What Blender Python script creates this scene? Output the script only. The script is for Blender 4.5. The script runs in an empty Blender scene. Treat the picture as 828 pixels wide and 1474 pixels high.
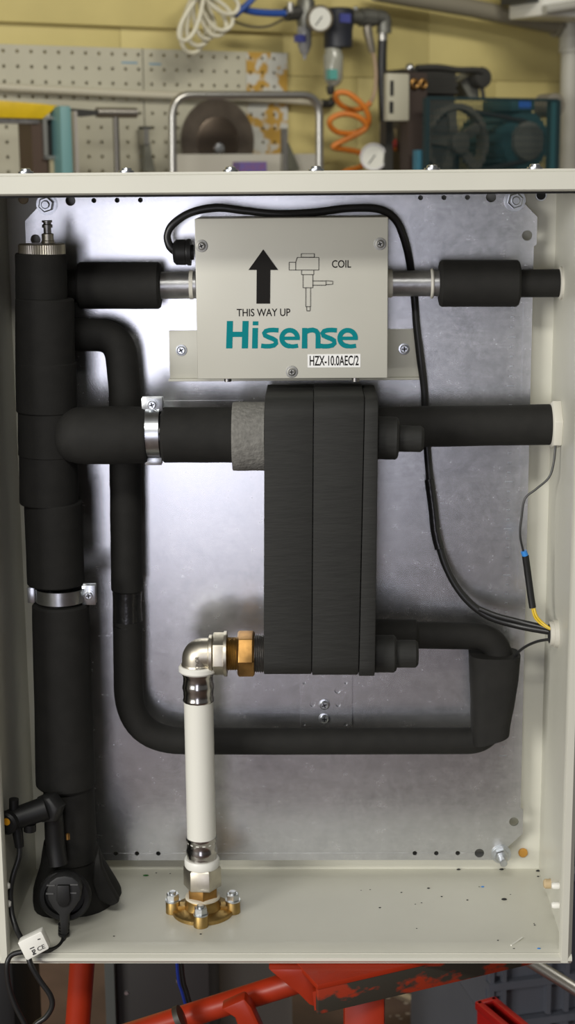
import bpy, bmesh, math, random
from mathutils import Vector, Matrix, noise
random.seed(7)
S = bpy.context.scene
COL = S.collection
V = Vector

# ------------------------------------------------------------------ camera
F = 2300.0                                    # focal length in pixels of the 828 x 1474 frame
CAM = V((.0362, -1.549, 1.532))
PITCH, YAW, ROLL = .2115006, -.0180265, -.0087775
_cy, _sy, _cp, _sp = math.cos(YAW), math.sin(YAW), math.cos(PITCH), math.sin(PITCH)
FW = V((_sy * _cp, _cy * _cp, -_sp)); _r = V((_cy, -_sy, 0)); _u = _r.cross(FW)
RT = _r * math.cos(ROLL) + _u * math.sin(ROLL)
UP = _u * math.cos(ROLL) - _r * math.sin(ROLL)
cd = bpy.data.cameras.new('camera'); cam = bpy.data.objects.new('camera', cd); COL.objects.link(cam)
cam.matrix_world = Matrix(((RT.x, UP.x, -FW.x, CAM.x), (RT.y, UP.y, -FW.y, CAM.y), (RT.z, UP.z, -FW.z, CAM.z), (0, 0, 0, 1)))
cd.sensor_fit = 'VERTICAL'; cd.sensor_height = 36; cd.lens = F / 1474 * 36
cd.clip_start = .05; cd.clip_end = 60
cd.dof.use_dof = True; cd.dof.focus_distance = 1.68; cd.dof.aperture_fstop = 8.0
S.camera = cam

# ------------------------------------------------------------------ light
S.view_settings.view_transform = 'Standard'; S.view_settings.look = 'None'
S.view_settings.gamma = 1; S.view_settings.use_curve_mapping = False
S.view_settings.exposure = 0.0
wd = bpy.data.worlds.new('world'); S.world = wd; wd.use_nodes = True
wd.node_tree.nodes['Background'].inputs[0].default_value = (.85, .83, .80, 1)
wd.node_tree.nodes['Background'].inputs[1].default_value = .125

def area(name, loc, target, sx, sy, power, color):
    l = bpy.data.lights.new(name, 'AREA'); l.shape = 'RECTANGLE'; l.size = sx; l.size_y = sy
    l.energy = power; l.color = color
    o = bpy.data.objects.new(name, l); COL.objects.link(o); o.location = loc
    o.rotation_euler = (V(target) - V(loc)).to_track_quat('-Z', 'Y').to_euler()
    return o
area('daylight_doorway', (-.52, -4.8, .95), (-.4, 0, .95), .95, 1.9, 25, (.86, .86, 1.0))
area('daylight_window', (-2.6, -2.9, 1.7), (.1, .1, 1.1), 1.6, 1.3, 110, (1.0, .98, .93))
area('ceiling_tube_light', (-.3, -2.4, 3.1), (-.1, -.2, .9), 1.5, .3, 42, (1.0, .98, .92))
area('ceiling_tube_light_bench', (.9, .9, 3.1), (.5, 2.6, 1.2), 1.4, .3, 38, (1.0, .96, .86))

# ------------------------------------------------------------------ pixel -> place
def ray(px, py): return RT * ((px - 414) / F) + UP * ((737 - py) / F) + FW
def A(px, py, Y):
    d = ray(px, py); return CAM + d * ((Y - CAM.y) / d.y)
def AZ(px, py, Z):
    d = ray(px, py); return CAM + d * ((Z - CAM.z) / d.z)
def K(px, py, Y): return (A(px + 1, py, Y) - A(px, py, Y)).length        # metres per pixel at that depth
# the yellow wall stands turned 31 degrees away from the cabinet
P0 = CAM + ray(200, 150) * 4.32
WU = V((math.cos(math.radians(31)), math.sin(math.radians(31)), 0)); WN = V((WU.y, -WU.x, 0)); ZZ = V((0, 0, 1))
def W(px, py, off=0.0):
    d = ray(px, py); return CAM + d * ((P0 + WN * off - CAM).dot(WN) / d.dot(WN))
def wk(px, py, off=0.0):                        # vertical metres per pixel there
    return abs(W(px, py, off).z - W(px, py + 1, off).z)
def wl(s, off, z): return V((P0.x, P0.y, 0)) + WU * s + WN * off + ZZ * z   # point in the wall's own frame
def ws(p): return (p - P0).dot(WU)

# ------------------------------------------------------------------ materials
MATS = {}
def mat(name, col, rough=.5, metal=0.0, var=0.0, vscale=30.0, bump=0.0, bscale=200.0, col2=None, spec=.5, trans=0, stretch=None, rvar=0.0, alpha=1.0, coat=0, pos=(.35, .65)):
    if name in MATS: return MATS[name]
    m = bpy.data.materials.new(name); m.use_nodes = True; nt = m.node_tree; b = nt.nodes['Principled BSDF']
    b.inputs['Base Color'].default_value = (*col, 1); b.inputs['Roughness'].default_value = rough
    b.inputs['Metallic'].default_value = metal; b.inputs['Specular IOR Level'].default_value = spec
    b.inputs['Transmission Weight'].default_value = trans; b.inputs['Coat Weight'].default_value = coat
    b.inputs['Alpha'].default_value = alpha
    tc = nt.nodes.new('ShaderNodeTexCoord'); mp = nt.nodes.new('ShaderNodeMapping')
    nt.links.new(tc.outputs['Object'], mp.inputs['Vector'])
    if stretch: mp.inputs['Scale'].default_value = stretch
    if var or col2:
        n = nt.nodes.new('ShaderNodeTexNoise'); n.inputs['Scale'].default_value = vscale; n.inputs['Detail'].default_value = 5
        nt.links.new(mp.outputs[0], n.inputs['Vector'])
        r = nt.nodes.new('ShaderNodeValToRGB'); c2 = col2 or tuple(c * (1 - var) for c in col)
        c1 = col if col2 else tuple(min(1, c * (1 + var)) for c in col)
        r.color_ramp.elements[0].position, r.color_ramp.elements[1].position = pos
        r.color_ramp.elements[0].color = (*c2, 1); r.color_ramp.elements[1].color = (*c1, 1)
        nt.links.new(n.outputs[0], r.inputs[0]); nt.links.new(r.outputs[0], b.inputs['Base Color'])
        if rvar:
            mr = nt.nodes.new('ShaderNodeMapRange'); mr.inputs[3].default_value = rough - rvar; mr.inputs[4].default_value = rough + rvar
            nt.links.new(n.outputs[0], mr.inputs[0]); nt.links.new(mr.outputs[0], b.inputs['Roughness'])
    if bump:
        n2 = nt.nodes.new('ShaderNodeTexNoise'); n2.inputs['Scale'].default_value = bscale; n2.inputs['Detail'].default_value = 4
        nt.links.new(mp.outputs[0], n2.inputs['Vector'])
        bp = nt.nodes.new('ShaderNodeBump'); bp.inputs['Strength'].default_value = bump; bp.inputs['Distance'].default_value = .002
        nt.links.new(n2.outputs[0], bp.inputs['Height']); nt.links.new(bp.outputs[0], b.inputs['Normal'])
    MATS[name] = m; return m
paint = mat('light grey enclosure paint', (.60, .59, .51), .38, var=.03, vscale=8, bump=.03, bscale=900)
foam = mat('black pipe foam', (.0135, .013, .0115), .78, spec=.3, var=.12, vscale=60, bump=.12, bscale=700)
foam2 = mat('black foam sheet', (.019, .019, .0172), .72, spec=.35, var=.10, vscale=40, bump=.25, bscale=60, stretch=(1, 1, 7))
foamg = mat('grey foam tape', (.17, .165, .15), .85, var=.15, vscale=200, bump=.8, bscale=260)
tape = mat('black vinyl tape', (.012, .012, .012), .25, bump=.3, bscale=120)
blackp = mat('black plastic', (.008, .008, .008), .5, spec=.35)
darkp = mat('dark grey plastic', (.018, .018, .018), .5, spec=.35)
rubber = mat('black cable rubber', (.012, .012, .012), .38)
zinc = mat('bright zinc', (.60, .62, .64), .30, 1.0, var=.08, vscale=120)
steelp = mat('stainless press sleeve', (.50, .48, .46), .2, 1.0)
nickel = mat('nickel plated brass', (.58, .54, .45), .42, 1.0, var=.05, vscale=150)
brass = mat('raw brass', (.40, .27, .10), .46, 1.0, var=.18, vscale=90)
brassd = mat('brown brass', (.36, .20, .065), .42, 1.0, var=.2, vscale=90)
dsteel = mat('dull steel', (.30, .29, .28), .38, 1.0, var=.2, vscale=60)
foil = mat('zinc painted pipe', (.40, .40, .40), .35, .85, var=.12, vscale=80, bump=.1, bscale=200)
white = mat('white plastic', (.78, .77, .71), .4)
wpipe = mat('white pipe', (.74, .73, .66), .35)
gland = mat('light grey plastic', (.58, .56, .49), .5)
teal = mat('teal print', (0, .19, .21), .6, spec=.12)
ink = mat('black print', (.010, .009, .008), .6, spec=.12)
stick = mat('white sticker', (.80, .80, .78), .4)
hole = mat('dark hole', (.01, .01, .01), .8)
yellow = mat('yellow wire', (.62, .42, .01), .4)
blue = mat('blue tape', (.03, .22, .62), .45)
orange_dot = mat('orange yellow sticker', (.75, .34, .01), .45)
orange_plug = mat('amber plug', (.55, .27, .04), .45)
tanplug = mat('tan plug', (.50, .38, .22), .5)
boxpaint = mat('warm grey box paint', (.50, .49, .43), .36, var=.02, vscale=10, bump=.02, bscale=800)
green = mat('green chip', (.02, .14, .02), .6)

def galvanised():
    m = bpy.data.materials.new('galvanised steel'); m.use_nodes = True; nt = m.node_tree; b = nt.nodes['Principled BSDF']
    b.inputs['Metallic'].default_value = .92
    tc = nt.nodes.new('ShaderNodeTexCoord')
    vo = nt.nodes.new('ShaderNodeTexVoronoi'); vo.inputs['Scale'].default_value = 320; nt.links.new(tc.outputs['Object'], vo.inputs['Vector'])
    nz = nt.nodes.new('ShaderNodeTexNoise'); nz.inputs['Scale'].default_value = 60; nz.inputs['Detail'].default_value = 9; nz.inputs['Roughness'].default_value = .7
    nt.links.new(tc.outputs['Object'], nz.inputs['Vector'])
    mp = nt.nodes.new('ShaderNodeMapping'); mp.inputs['Scale'].default_value = (4, 4, 90); nt.links.new(tc.outputs['Object'], mp.inputs['Vector'])
    sc = nt.nodes.new('ShaderNodeTexNoise'); sc.inputs['Scale'].default_value = 6; sc.inputs['Detail'].default_value = 6; nt.links.new(mp.outputs[0], sc.inputs['Vector'])
    hsv = nt.nodes.new('ShaderNodeSeparateColor'); nt.links.new(vo.outputs['Color'], hsv.inputs[0])
    a1 = nt.nodes.new('ShaderNodeMath'); a1.operation = 'MULTIPLY_ADD'; nt.links.new(hsv.outputs[0], a1.inputs[0]); a1.inputs[1].default_value = .18
    nt.links.new(nz.outputs[0], a1.inputs[2])
    a2 = nt.nodes.new('ShaderNodeMath'); a2.operation = 'MULTIPLY_ADD'; nt.links.new(sc.outputs[0], a2.inputs[0]); a2.inputs[1].default_value = .30; nt.links.new(a1.outputs[0], a2.inputs[2])
    rp = nt.nodes.new('ShaderNodeValToRGB'); rp.color_ramp.elements[0].position = .48; rp.color_ramp.elements[1].position = 1.0
    rp.color_ramp.elements[0].color = (.54, .55, .56, 1); rp.color_ramp.elements[1].color = (.68, .68, .69, 1)
    nt.links.new(a2.outputs[0], rp.inputs[0]); nt.links.new(rp.outputs[0], b.inputs['Base Color'])
    mr = nt.nodes.new('ShaderNodeMapRange'); mr.inputs[1].default_value = .4; mr.inputs[2].default_value = 1.1; mr.inputs[3].default_value = .235; mr.inputs[4].default_value = .285
    nt.links.new(a2.outputs[0], mr.inputs[0]); nt.links.new(mr.outputs[0], b.inputs['Roughness'])
    return m
galv = galvanised()

# ------------------------------------------------------------------ mesh building
def frame(ax):
    ax = ax.normalized(); t = V((0, 0, 1)) if abs(ax.z) < .9 else V((1, 0, 0))
    u = ax.cross(t).normalized(); return u, ax.cross(u).normalized()
def smooth_path(pts, n=8):
    out = []; P = [V(p) for p in pts]
    for i in range(len(P) - 1):
        p0 = P[max(i - 1, 0)]; p1 = P[i]; p2 = P[i + 1]; p3 = P[min(i + 2, len(P) - 1)]
        for k in range(n):
            t = k / n
            out.append(.5 * ((2 * p1) + (p2 - p0) * t + (2 * p0 - 5 * p1 + 4 * p2 - p3) * t * t + (3 * p1 - p0 - 3 * p2 + p3) * t ** 3))
    out.append(P[-1]); return out
def arc_path(pts, rad, n=8):
    """polyline whose corners are rounded with the given radius"""
    P = [V(p) for p in pts]; out = [P[0]]
    for i in range(1, len(P) - 1):
        a = (P[i - 1] - P[i]).normalized(); b = (P[i + 1] - P[i]).normalized()
        ang = a.angle(b); d = min(rad / math.tan(ang / 2), (P[i - 1] - P[i]).length * .49, (P[i + 1] - P[i]).length * .49)
        s = P[i] + a * d; e = P[i] + b * d
        for k in range(n + 1):
            t = k / n; out.append((1 - t) ** 2 * s + 2 * t * (1 - t) * P[i] * 1.0 + t * t * e)
    out.append(P[-1]); return out

class MB:
    def __init__(s): s.v = []; s.f = []
    def add(s, vs, fs):
        o = len(s.v); s.v += [V(x) for x in vs]; s.f += [tuple(i + o for i in f) for f in fs]; return s
    def box(s, lo, hi):
        x0, y0, z0 = lo; x1, y1, z1 = hi
        return s.add([(x0, y0, z0), (x1, y0, z0), (x1, y1, z0), (x0, y1, z0), (x0, y0, z1), (x1, y0, z1), (x1, y1, z1), (x0, y1, z1)],
                     [(3, 2, 1, 0), (4, 5, 6, 7), (0, 1, 5, 4), (1, 2, 6, 5), (2, 3, 7, 6), (3, 0, 4, 7)])
    def obox(s, c, ax, h):
        c = V(c); P = []
        for z in (-1, 1):
            for x, y in ((-1, -1), (1, -1), (1, 1), (-1, 1)): P.append(c + V(ax[0]) * h[0] * x + V(ax[1]) * h[1] * y + V(ax[2]) * h[2] * z)
        return s.add(P, [(3, 2, 1, 0), (4, 5, 6, 7), (0, 1, 5, 4), (1, 2, 6, 5), (2, 3, 7, 6), (3, 0, 4, 7)])
    def lathe(s, o, ax, prof, n=32, phase=0.0, cap=True):
        o = V(o); ax = V(ax).normalized(); u, w = frame(ax); vs = []; fs = []
        for t, r in prof:
            for k in range(n):
                a = 2 * math.pi * k / n + phase; vs.append(o + ax * t + (u * math.cos(a) + w * math.sin(a)) * max(r, 1e-5))
        for i in range(len(prof) - 1):
            for k in range(n):
                k2 = (k + 1) % n; fs.append((i * n + k, i * n + k2, (i + 1) * n + k2, (i + 1) * n + k))
        if cap: fs.append(tuple(range(n))); fs.append(tuple((len(prof) - 1) * n + k for k in range(n)))
        return s.add(vs, fs)
    def cyl(s, a, b, r, r2=None, n=32, phase=0.0):
        a = V(a); b = V(b); return s.lathe(a, b - a, [(0, r), ((b - a).length, r if r2 is None else r2)], n, phase)
    def tube(s, pts, r, n=14, cap=True, squash=None):
        P = [V(p) for p in pts]; vs = []; fs = []; m = len(P)
        t = (P[1] - P[0]).normalized(); u, w = frame(t)
        for i in range(m):
            t2 = ((P[min(i + 1, m - 1)] - P[max(i - 1, 0)])).normalized()
            q = t.rotation_difference(t2); u = q @ u; u = (u - t2 * u.dot(t2)).normalized(); w = t2.cross(u); t = t2
            rr = r[i] if isinstance(r, (list, tuple)) else r
            for k in range(n):
                a = 2 * math.pi * k / n; vs.append(P[i] + (u * math.cos(a) + w * math.sin(a)) * rr)
        for i in range(m - 1):
            for k in range(n):
                k2 = (k + 1) % n; fs.append((i * n + k, i * n + k2, (i + 1) * n + k2, (i + 1) * n + k))
        if cap: fs.append(tuple(range(n))); fs.append(tuple((m - 1) * n + k for k in range(n)))
        return s.add(vs, fs)
    def prism(s, poly, vec):
        n = len(poly); vec = V(vec); P = [V(p) for p in poly]
        fs = [tuple(range(n)), tuple(range(n, 2 * n))] + [(i, (i + 1) % n, n + (i + 1) % n, n + i) for i in range(n)]
        return s.add(P + [p + vec for p in P], fs)
    def torus(s, c, ax, R, r, n=40, m=10):
        u, w = frame(V(ax)); c = V(c)
        pts = [c + (u * math.cos(2 * math.pi * k / n) + w * math.sin(2 * math.pi * k / n)) * R for k in range(n)]
        vs = []; fs = []; a = V(ax).normalized()
        for k in range(n):
            d = (pts[k] - c).normalized()
            for j in range(m):
                b = 2 * math.pi * j / m; vs.append(pts[k] + d * r * math.cos(b) + a * r * math.sin(b))
        for k in range(n):
            for j in range(m):
                k2 = (k + 1) % n; j2 = (j + 1) % m; fs.append((k * m + j, k2 * m + j, k2 * m + j2, k * m + j2))
        return s.add(vs, fs)
    def ball(s, c, r, n=16, m=10, sc=(1, 1, 1)):
        prof = [(-r * math.cos(math.pi * i / m), r * math.sin(math.pi * i / m)) for i in range(m + 1)]
        k0 = len(s.v); s.lathe(c, (0, 0, 1), prof, n, cap=False)
        for i in range(k0, len(s.v)):
            d = s.v[i] - V(c); s.v[i] = V(c) + V((d.x * sc[0], d.y * sc[1], d.z * sc[2]))
        return s
    def build(s, name, m, parent=None, bevel=0.0, angle=35, base=True, subs=2):
        me = bpy.data.meshes.new(name)
        if parent is not None: org = ORG[parent.name]
        elif base:
            xs = [p.x for p in s.v]; ys = [p.y for p in s.v]; zs = [p.z for p in s.v]
            org = V(((min(xs) + max(xs)) / 2, (min(ys) + max(ys)) / 2, min(zs)))
        else: org = V((0, 0, 0))
        me.from_pydata([p - org for p in s.v], [], s.f)
        bm = bmesh.new(); bm.from_mesh(me); bmesh.ops.recalc_face_normals(bm, faces=bm.faces)
        if bevel:
            es = [e for e in bm.edges if len(e.link_faces) == 2 and e.calc_face_angle(0) > math.radians(40)]
            if es: bmesh.ops.bevel(bm, geom=es, offset=bevel, segments=subs, profile=.5, affect='EDGES', clamp_overlap=True)
        bm.to_mesh(me); bm.free()
        me.polygons.foreach_set('use_smooth', [True] * len(me.polygons)); me.set_sharp_from_angle(angle=math.radians(angle))
        me.materials.append(m)
        o = bpy.data.objects.new(name, me); COL.objects.link(o)
        if parent is not None: o.parent = parent
        else: o.location = org
        ORG[o.name] = org
        return o
ORG = {}
def tag(o, label=None, cat=None, group=None, kind=None):
    if label: o['label'] = label
    if cat: o['category'] = cat
    if group: o['group'] = group
    if kind: o['kind'] = kind
    return o
def thing(name, loc, label, cat, group=None):
    o = bpy.data.objects.new(name, None); COL.objects.link(o); o.location = V(loc); o.empty_display_size = .03
    ORG[o.name] = V(loc); return tag(o, label, cat, group)
def sheet(outer, holes, thick, org, ux, uy, name, m, parent=None):
    """flat sheet with real holes: 2-D points in metres along ux / uy from org, front face at org"""
    cu = bpy.data.curves.new('tmp', 'CURVE'); cu.dimensions = '2D'; cu.fill_mode = 'BOTH'; cu.extrude = thick / 2
    for loop in [outer] + holes:
        sp = cu.splines.new('POLY'); sp.points.add(len(loop) - 1); sp.use_cyclic_u = True
        for p, q in zip(sp.points, loop): p.co = (q[0], q[1], 0, 1)
    t = bpy.data.objects.new('tmp', cu); COL.objects.link(t)
    me = bpy.data.meshes.new_from_object(t.evaluated_get(bpy.context.evaluated_depsgraph_get()))
    bpy.data.objects.remove(t); bpy.data.curves.remove(cu)
    ux = V(ux).normalized(); uy = V(uy).normalized(); nn = ux.cross(uy); b = MB()
    b.add([V(org) + ux * v.co.x + uy * v.co.y + nn * (v.co.z - thick / 2) for v in me.vertices], [tuple(p.vertices) for p in me.polygons])
    bpy.data.meshes.remove(me)
    return b.build(name, m, parent, angle=30)
def circ(x, y, r, n=14): return [(x + r * math.cos(2 * math.pi * k / n), y + r * math.sin(2 * math.pi * k / n)) for k in range(n)]
def text2d(txt, offset=0.0, space=1.0, shear=0):
    cu = bpy.data.curves.new('tmp', 'FONT'); cu.body = txt; cu.size = 1; cu.offset = offset; cu.resolution_u = 4; cu.space_character = space; cu.shear = shear
    t = bpy.data.objects.new('tmp', cu); COL.objects.link(t)
    me = bpy.data.meshes.new_from_object(t.evaluated_get(bpy.context.evaluated_depsgraph_get()))
    bpy.data.objects.remove(t); bpy.data.curves.remove(cu)
    vs = [(v.co.x, v.co.y) for v in me.vertices]; fs = [tuple(p.vertices) for p in me.polygons]; bpy.data.meshes.remove(me)
    return vs, fs
def lettering(txt, o, ux, uy, w, h, name, m, parent, lift=.0003, **kw):
    """text fitted into the rectangle with lower left corner o and size w x h"""
    vs, fs = text2d(txt, **kw); x0 = min(v[0] for v in vs); x1 = max(v[0] for v in vs); y0 = min(v[1] for v in vs); y1 = max(v[1] for v in vs)
    ux = V(ux).normalized(); uy = V(uy).normalized(); nn = ux.cross(uy)
    b = MB(); b.add([V(o) + ux * (v[0] - x0) / (x1 - x0) * w + uy * (v[1] - y0) / (y1 - y0) * h + nn * lift for v in vs], fs)
    return b.build(name, m, parent)
X = V((1, 0, 0)); Y = V((0, 1, 0)); Z = V((0, 0, 1))
ZB = .75                                         # height of the plate's lower row of holes above the workshop floor
YP = .1926; YB = .2119                           # front of the mounting plate, inner face of the cabinet's back

# ------------------------------------------------------------------ the workshop
fl = MB().box((-6, -7, -.05), (6, 5.5, 0)).build('floor', mat('brown workshop floor', (.085, .05, .036), .7, var=.35, vscale=5, bump=.2, bscale=30), base=False)
tag(fl, kind='structure')
wallm = mat('yellow wall paint', (.60, .51, .21), .55, var=.05, vscale=5, bump=.06, bscale=60)
wb = MB().obox(wl(.6, -.10, 1.5), (WU, WN, ZZ), (3.4, .09, 1.5)).build('wall_back', wallm); tag(wb, kind='structure')
for r in range(5):                               # painted masonry blocks around what the photo shows
    z0 = 1.30 + r * .245
    for k in range(9):
        s0 = -1.05 + k * .50 + (.25 if r % 2 else 0)
        MB().obox(wl(s0 + .25, -.004, z0 + .1225), (WU, WN, ZZ), (.2493, .006, .1218)).build('block', wallm, wb, bevel=.0012)
# ledge over the pegboard
z = W(100, 33, .06).z
tag(MB().obox(wl(-.35, .012, z + .15), (WU, WN, ZZ), (.95, .010, .15)).build('trim_1', wallm, bevel=.004), kind='structure')

tag(MB().obox(wl(.6, .17, 2.29), (WU, WN, ZZ), (3.3, .168, .07)).build('added_shade_beam', wallm), kind='structure')  # unseen overhead beam, added to keep ceiling light off the upper wall

# ------------------------------------------------------------------ the cabinet
cab = thing('equipment_cabinet', (0, .106, ZB - .041), 'open light grey painted steel cabinet with galvanised back plate full of black pipes', 'cabinet')
XI = .2976; ZF = ZB - .0284; ZT = ZB + .780; ZBt = ZB - .041
MB().box((-.3012, YB, ZBt), (.3012, YB + .0015, ZT)).build('back_panel', paint, cab)
MB().box((-.3012, .0, ZT - .002), (.3012, YB, ZT)).build('top_panel', paint, cab)
MB().box((-.3012, .004, ZBt + .001), (.3012, YB, ZF)).build('floor_panel', paint, cab)
for sx in (-1, 1):
    MB().box((min(sx * XI, sx * .3012), .004, ZF), (max(sx * XI, sx * .3012), YB, ZT - .002)).build('side_panel', paint, cab)
    # rim round the opening: rounded fold
    xs = [sx * .3035, sx * .3035, sx * .299, sx * .2925, sx * .291, sx * .291, sx * .2976]
    ys = [.016, .004, -.001, -.001, .002, .011, .016]
    MB().prism([(x, y, ZBt + .004) for x, y in zip(xs, ys)], (0, 0, ZT - .021 - ZBt)).build('side_rim', paint, cab)
zz = [ZT, ZT, ZT - .003, ZT - .019, ZT - .021, ZT - .021, ZT - .003]; ys = [.02, .003, -.001, -.001, .002, .013, .02]
MB().prism([(-.3035, y, q) for y, q in zip(ys, zz)], (.607, 0, 0)).build('top_rim', paint, cab)
zz = [ZF + .0004, ZF + .0004, ZF - .0035, ZF - .0065, ZBt, ZBt]; ys = [.03, .006, -.0005, -.001, .006, .03]
MB().prism([(-.3035, y, q) for y, q in zip(ys, zz)], (.607, 0, 0)).build('bottom_rim', paint, cab)
MB().box((-.291, .0135, ZT - .0232), (.291, .016, ZT - .003)).build('rim_shade_strip', hole, cab)  # black strip standing in for the shadowed gap behind the top rim

# mounting plate with its punched holes
H = 'abc'
PL = .275; zt = ZB + .7625; zb_ = ZB - .0085; ch = .033
outer = [(-PL + ch, zb_), (PL - ch, zb_), (PL, zb_ + ch), (PL, zb_ + .062), (PL - .003, zb_ + .064), (PL - .003, zt - .064), (PL, zt - .062), (PL, zt - ch), (PL - ch, zt), (-PL + ch, zt), (-PL, zt - ch), (-PL, zt - .062), (-PL + .003, zt - .064), (-PL + .003, zb_ + .064), (-PL, zb_ + .062), (-PL, zb_ + ch)]
outer = [(x, q - ZB) for x, q in outer]; holes = []
for sx in (-1, 1):
    for q in (0, .7507):
        for xx in (.150, .175, .200): holes.append(circ(sx * xx, q, .0027, 12))
        holes.append(circ(sx * .2252, q, .0055))
    holes.append(circ(sx * .2645, .710, .0055)); holes.append(circ(sx * .2645, .039, .0055))
plate = sheet(outer, holes, .0025, (0, YP, ZB), X, Z, 'mounting_plate', galv, cab)
nutm = None
for sx in (-1, 1):
    for q in (.7470, -.001):
        c = V((sx * .2505, YP, ZB + q)); st = .013 if q > 0 else .026
        MB().lathe(c, -Y, [(0, .0115), (.0015, .0115), (.0015, .0105), (.003, .0105)], 28).build('washer', zinc, plate)
        MB().lathe(c - Y * .003, -Y, [(0, .0085), (.0055, .0085), (.007, .0072)], 6, .3).build('nut', zinc, plate)
        MB().lathe(c + Y * .019, -Y, [(0, .0045), (.019 + st, .0045), (.020 + st, .0036)], 16).build('stud', zinc, plate)
# fold lines and tick marks pressed into the plate
fb = MB()
for sx in (-1, 1): fb.box((sx * .2625 - .0004, YP - .0004, ZB + .075), (sx * .2625 + .0004, YP, ZB + .675))
for q in (0, .7507):
    for x0, x1 in ((-.219, -.204), (-.196, -.179), (-.171, -.154), (-.146, .146), (.154, .171), (.179, .196), (.204, .219)): fb.box((x0, YP - .0003, ZB + q - .0003), (x1, YP, ZB + q + .0003))
fb.build('fold_line', galv, plate)
for sx in (-1, 1): MB().box((min(sx * .2705, sx * .272), YP + .0025, ZB + .05), (max(sx * .2705, sx * .272), YB - .001, ZB + .70)).build('folded_edge', galv, plate)
for q in (-.008, .7605): MB().box((-.242, YP + .0025, ZB + q), (.242, YB - .001, ZB + q + .0015)).build('folded_edge', galv, plate)
tk = MB()
for k in range(52):
    q = ZB + .12 + k * .0107; w = .0016 if k % 5 else .0042
    for sx in (-1, 1): tk.box((sx * .2505 - w, YP - .0005, q - .0006), (sx * .2505 + w, YP, q + .0006))
tag(tk.build('punched_tick_marks', zinc, plate), kind='stuff')
# plugs and studs
def plug(px, py, r, m, name='hole_plug', yy=YB):
    c = A(px, py, yy); MB().lathe(c, -Y, [(0, r), (.002, r), (.003, r * .8)], 20).build(name, m, cab)
plug(34, 286.5, .0055, tanplug); plug(753, 1227, .0055, orange_plug)
c = A(779, 281, YB); MB().torus(c - Y * .0005, Y, .0055, .0008, 24, 6).build('hole_rim', zinc, cab); MB().lathe(c, -Y, [(0, .0052), (.0008, .0052)], 20).build('hole', hole, cab)
def AX(px, py, xx):
    d = ray(px, py); return CAM + d * ((xx - CAM.x) / d.x)
for px, py, r, m in ((791, 1272, .0055, tanplug), (803, 1275, .0038, white), (803, 1303, .0038, white)):
    c = AX(px + 2, py, XI); MB().lathe(c, -X, [(0, r), (.006, r), (.008, r * .7)], 16).build('wall_stud', m, cab)
for px, py in ((9, 1275), (10.5, 1301)):
    c = AX(px, py, -XI + .004); MB().lathe(c - X * .004, X, [(0, .0038), (.006, .0038), (.008, .0025)], 16).build('wall_stud', white, cab)
for px in (37, 182, 332, 455, 622, 770):
    c = AZ(px, 244.5, ZT); c = A(px, 246, .012); c = V((c.x, .012, ZT))
    MB().lathe(c, Z, [(0, .0075), (.0018, .0075), (.0018, .0055), (.0042, .0048), (.0048, .003)], 20).build('lid_screw', zinc, cab)

# ------------------------------------------------------------------ small hardware
def cross_screw(c, r, parent, m=zinc, name='screw', hexh=True, depth=.004):
    s = MB().lathe(c, -Y, [(0, r * 1.35), (.001, r * 1.35), (.0012, r), (depth * .8, r), (depth, r * .8)], 6 if False else 24).build(name, m, parent)
    b = MB(); a = random.random() * .8
    for k in range(2):
        d = V((math.cos(a + k * math.pi / 2), 0, math.sin(a + k * math.pi / 2))); e = V((-d.z, 0, d.x))
        b.obox(V(c) - Y * (depth + .0001), (d, e, Y), (r * .62, r * .14, .0003))
    b.build('screw_recess', hole, s); return s
def wob(base, n, amp, seed=0):
    return [base * (1 + amp * noise.noise(V((i * .35, seed * 3.1, 0)))) for i in range(n)]
def sleeve(a, b, r, name, m, parent, seed=0, amp=.02, r2=None, rd=.003, n=40):
    """foam tube with soft ends between two points"""
    a = V(a); b = V(b); L = (b - a).length; N = 14; prof = [(0, r * .80), (rd * .25, r - rd * .6), (rd, r)]
    for i in range(1, N): 
        t = i / N; rr = r + ((r2 if r2 else r) - r) * t; prof.append((rd + (L - 2 * rd) * t, rr * (1 + amp * noise.noise(V((t * 4, seed * 2.7, .3))))))
    e = r2 if r2 else r; prof += [(L - rd, e), (L - rd * .25, e - rd * .6), (L, e * .80)]
    return MB().lathe(a, b - a, prof, n).build(name, m, parent)

# ------------------------------------------------------------------ tall insulated riser on the left
YT = .105
def cx(px0, px1, py, yy): return A((px0 + px1) / 2, py, yy), (A(px1, py, yy) - A(px0, py, yy)).length / 2
foot0 = AZ(108, 1300, ZF)
riser = thing('insulated_riser_pipe', (foot0.x, YT, ZF), 'thick upright black foam pipe along the left cabinet wall with vent cap on top', 'pipe')
segs = [(366, 434, 22, 96), (432, 529, 22, 107), (525, 600, 23, 110), (598, 664, 26, 112), (660, 734, 28, 112), (730, 851, 35, 119)]
prev = None
for i, (p0, p1, x0, x1) in enumerate(segs):
    a, r = cx(x0, x1, p0, YT); b, r1 = cx(x0 + (1 if i < 5 else 5), x1 + (1 if i < 5 else 3), p1, YT)
    a.z = A(60, p0, YT - r).z; b.z = A(60, p1, YT - r1).z
    sleeve(a, b, r - .0004 * (i % 2), 'foam_sleeve', foam, riser, i, .012, r1, rd=.0018)
a, r = cx(47, 128, 878, YT); b, r1 = cx(53, 138, 1150, YT)
a.z = A(88, 878, YT - r).z; b.z = A(88, 1147, YT - r1).z; sleeve(a, b, r, 'foam_sleeve', foam, riser, 9, .015, r1, rd=.003)
a, r = cx(52, 118, 845, YT); b, r1 = cx(52, 118, 885, YT)
MB().cyl(a, b, .0235).build('inner_pipe', tape, riser)
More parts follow.
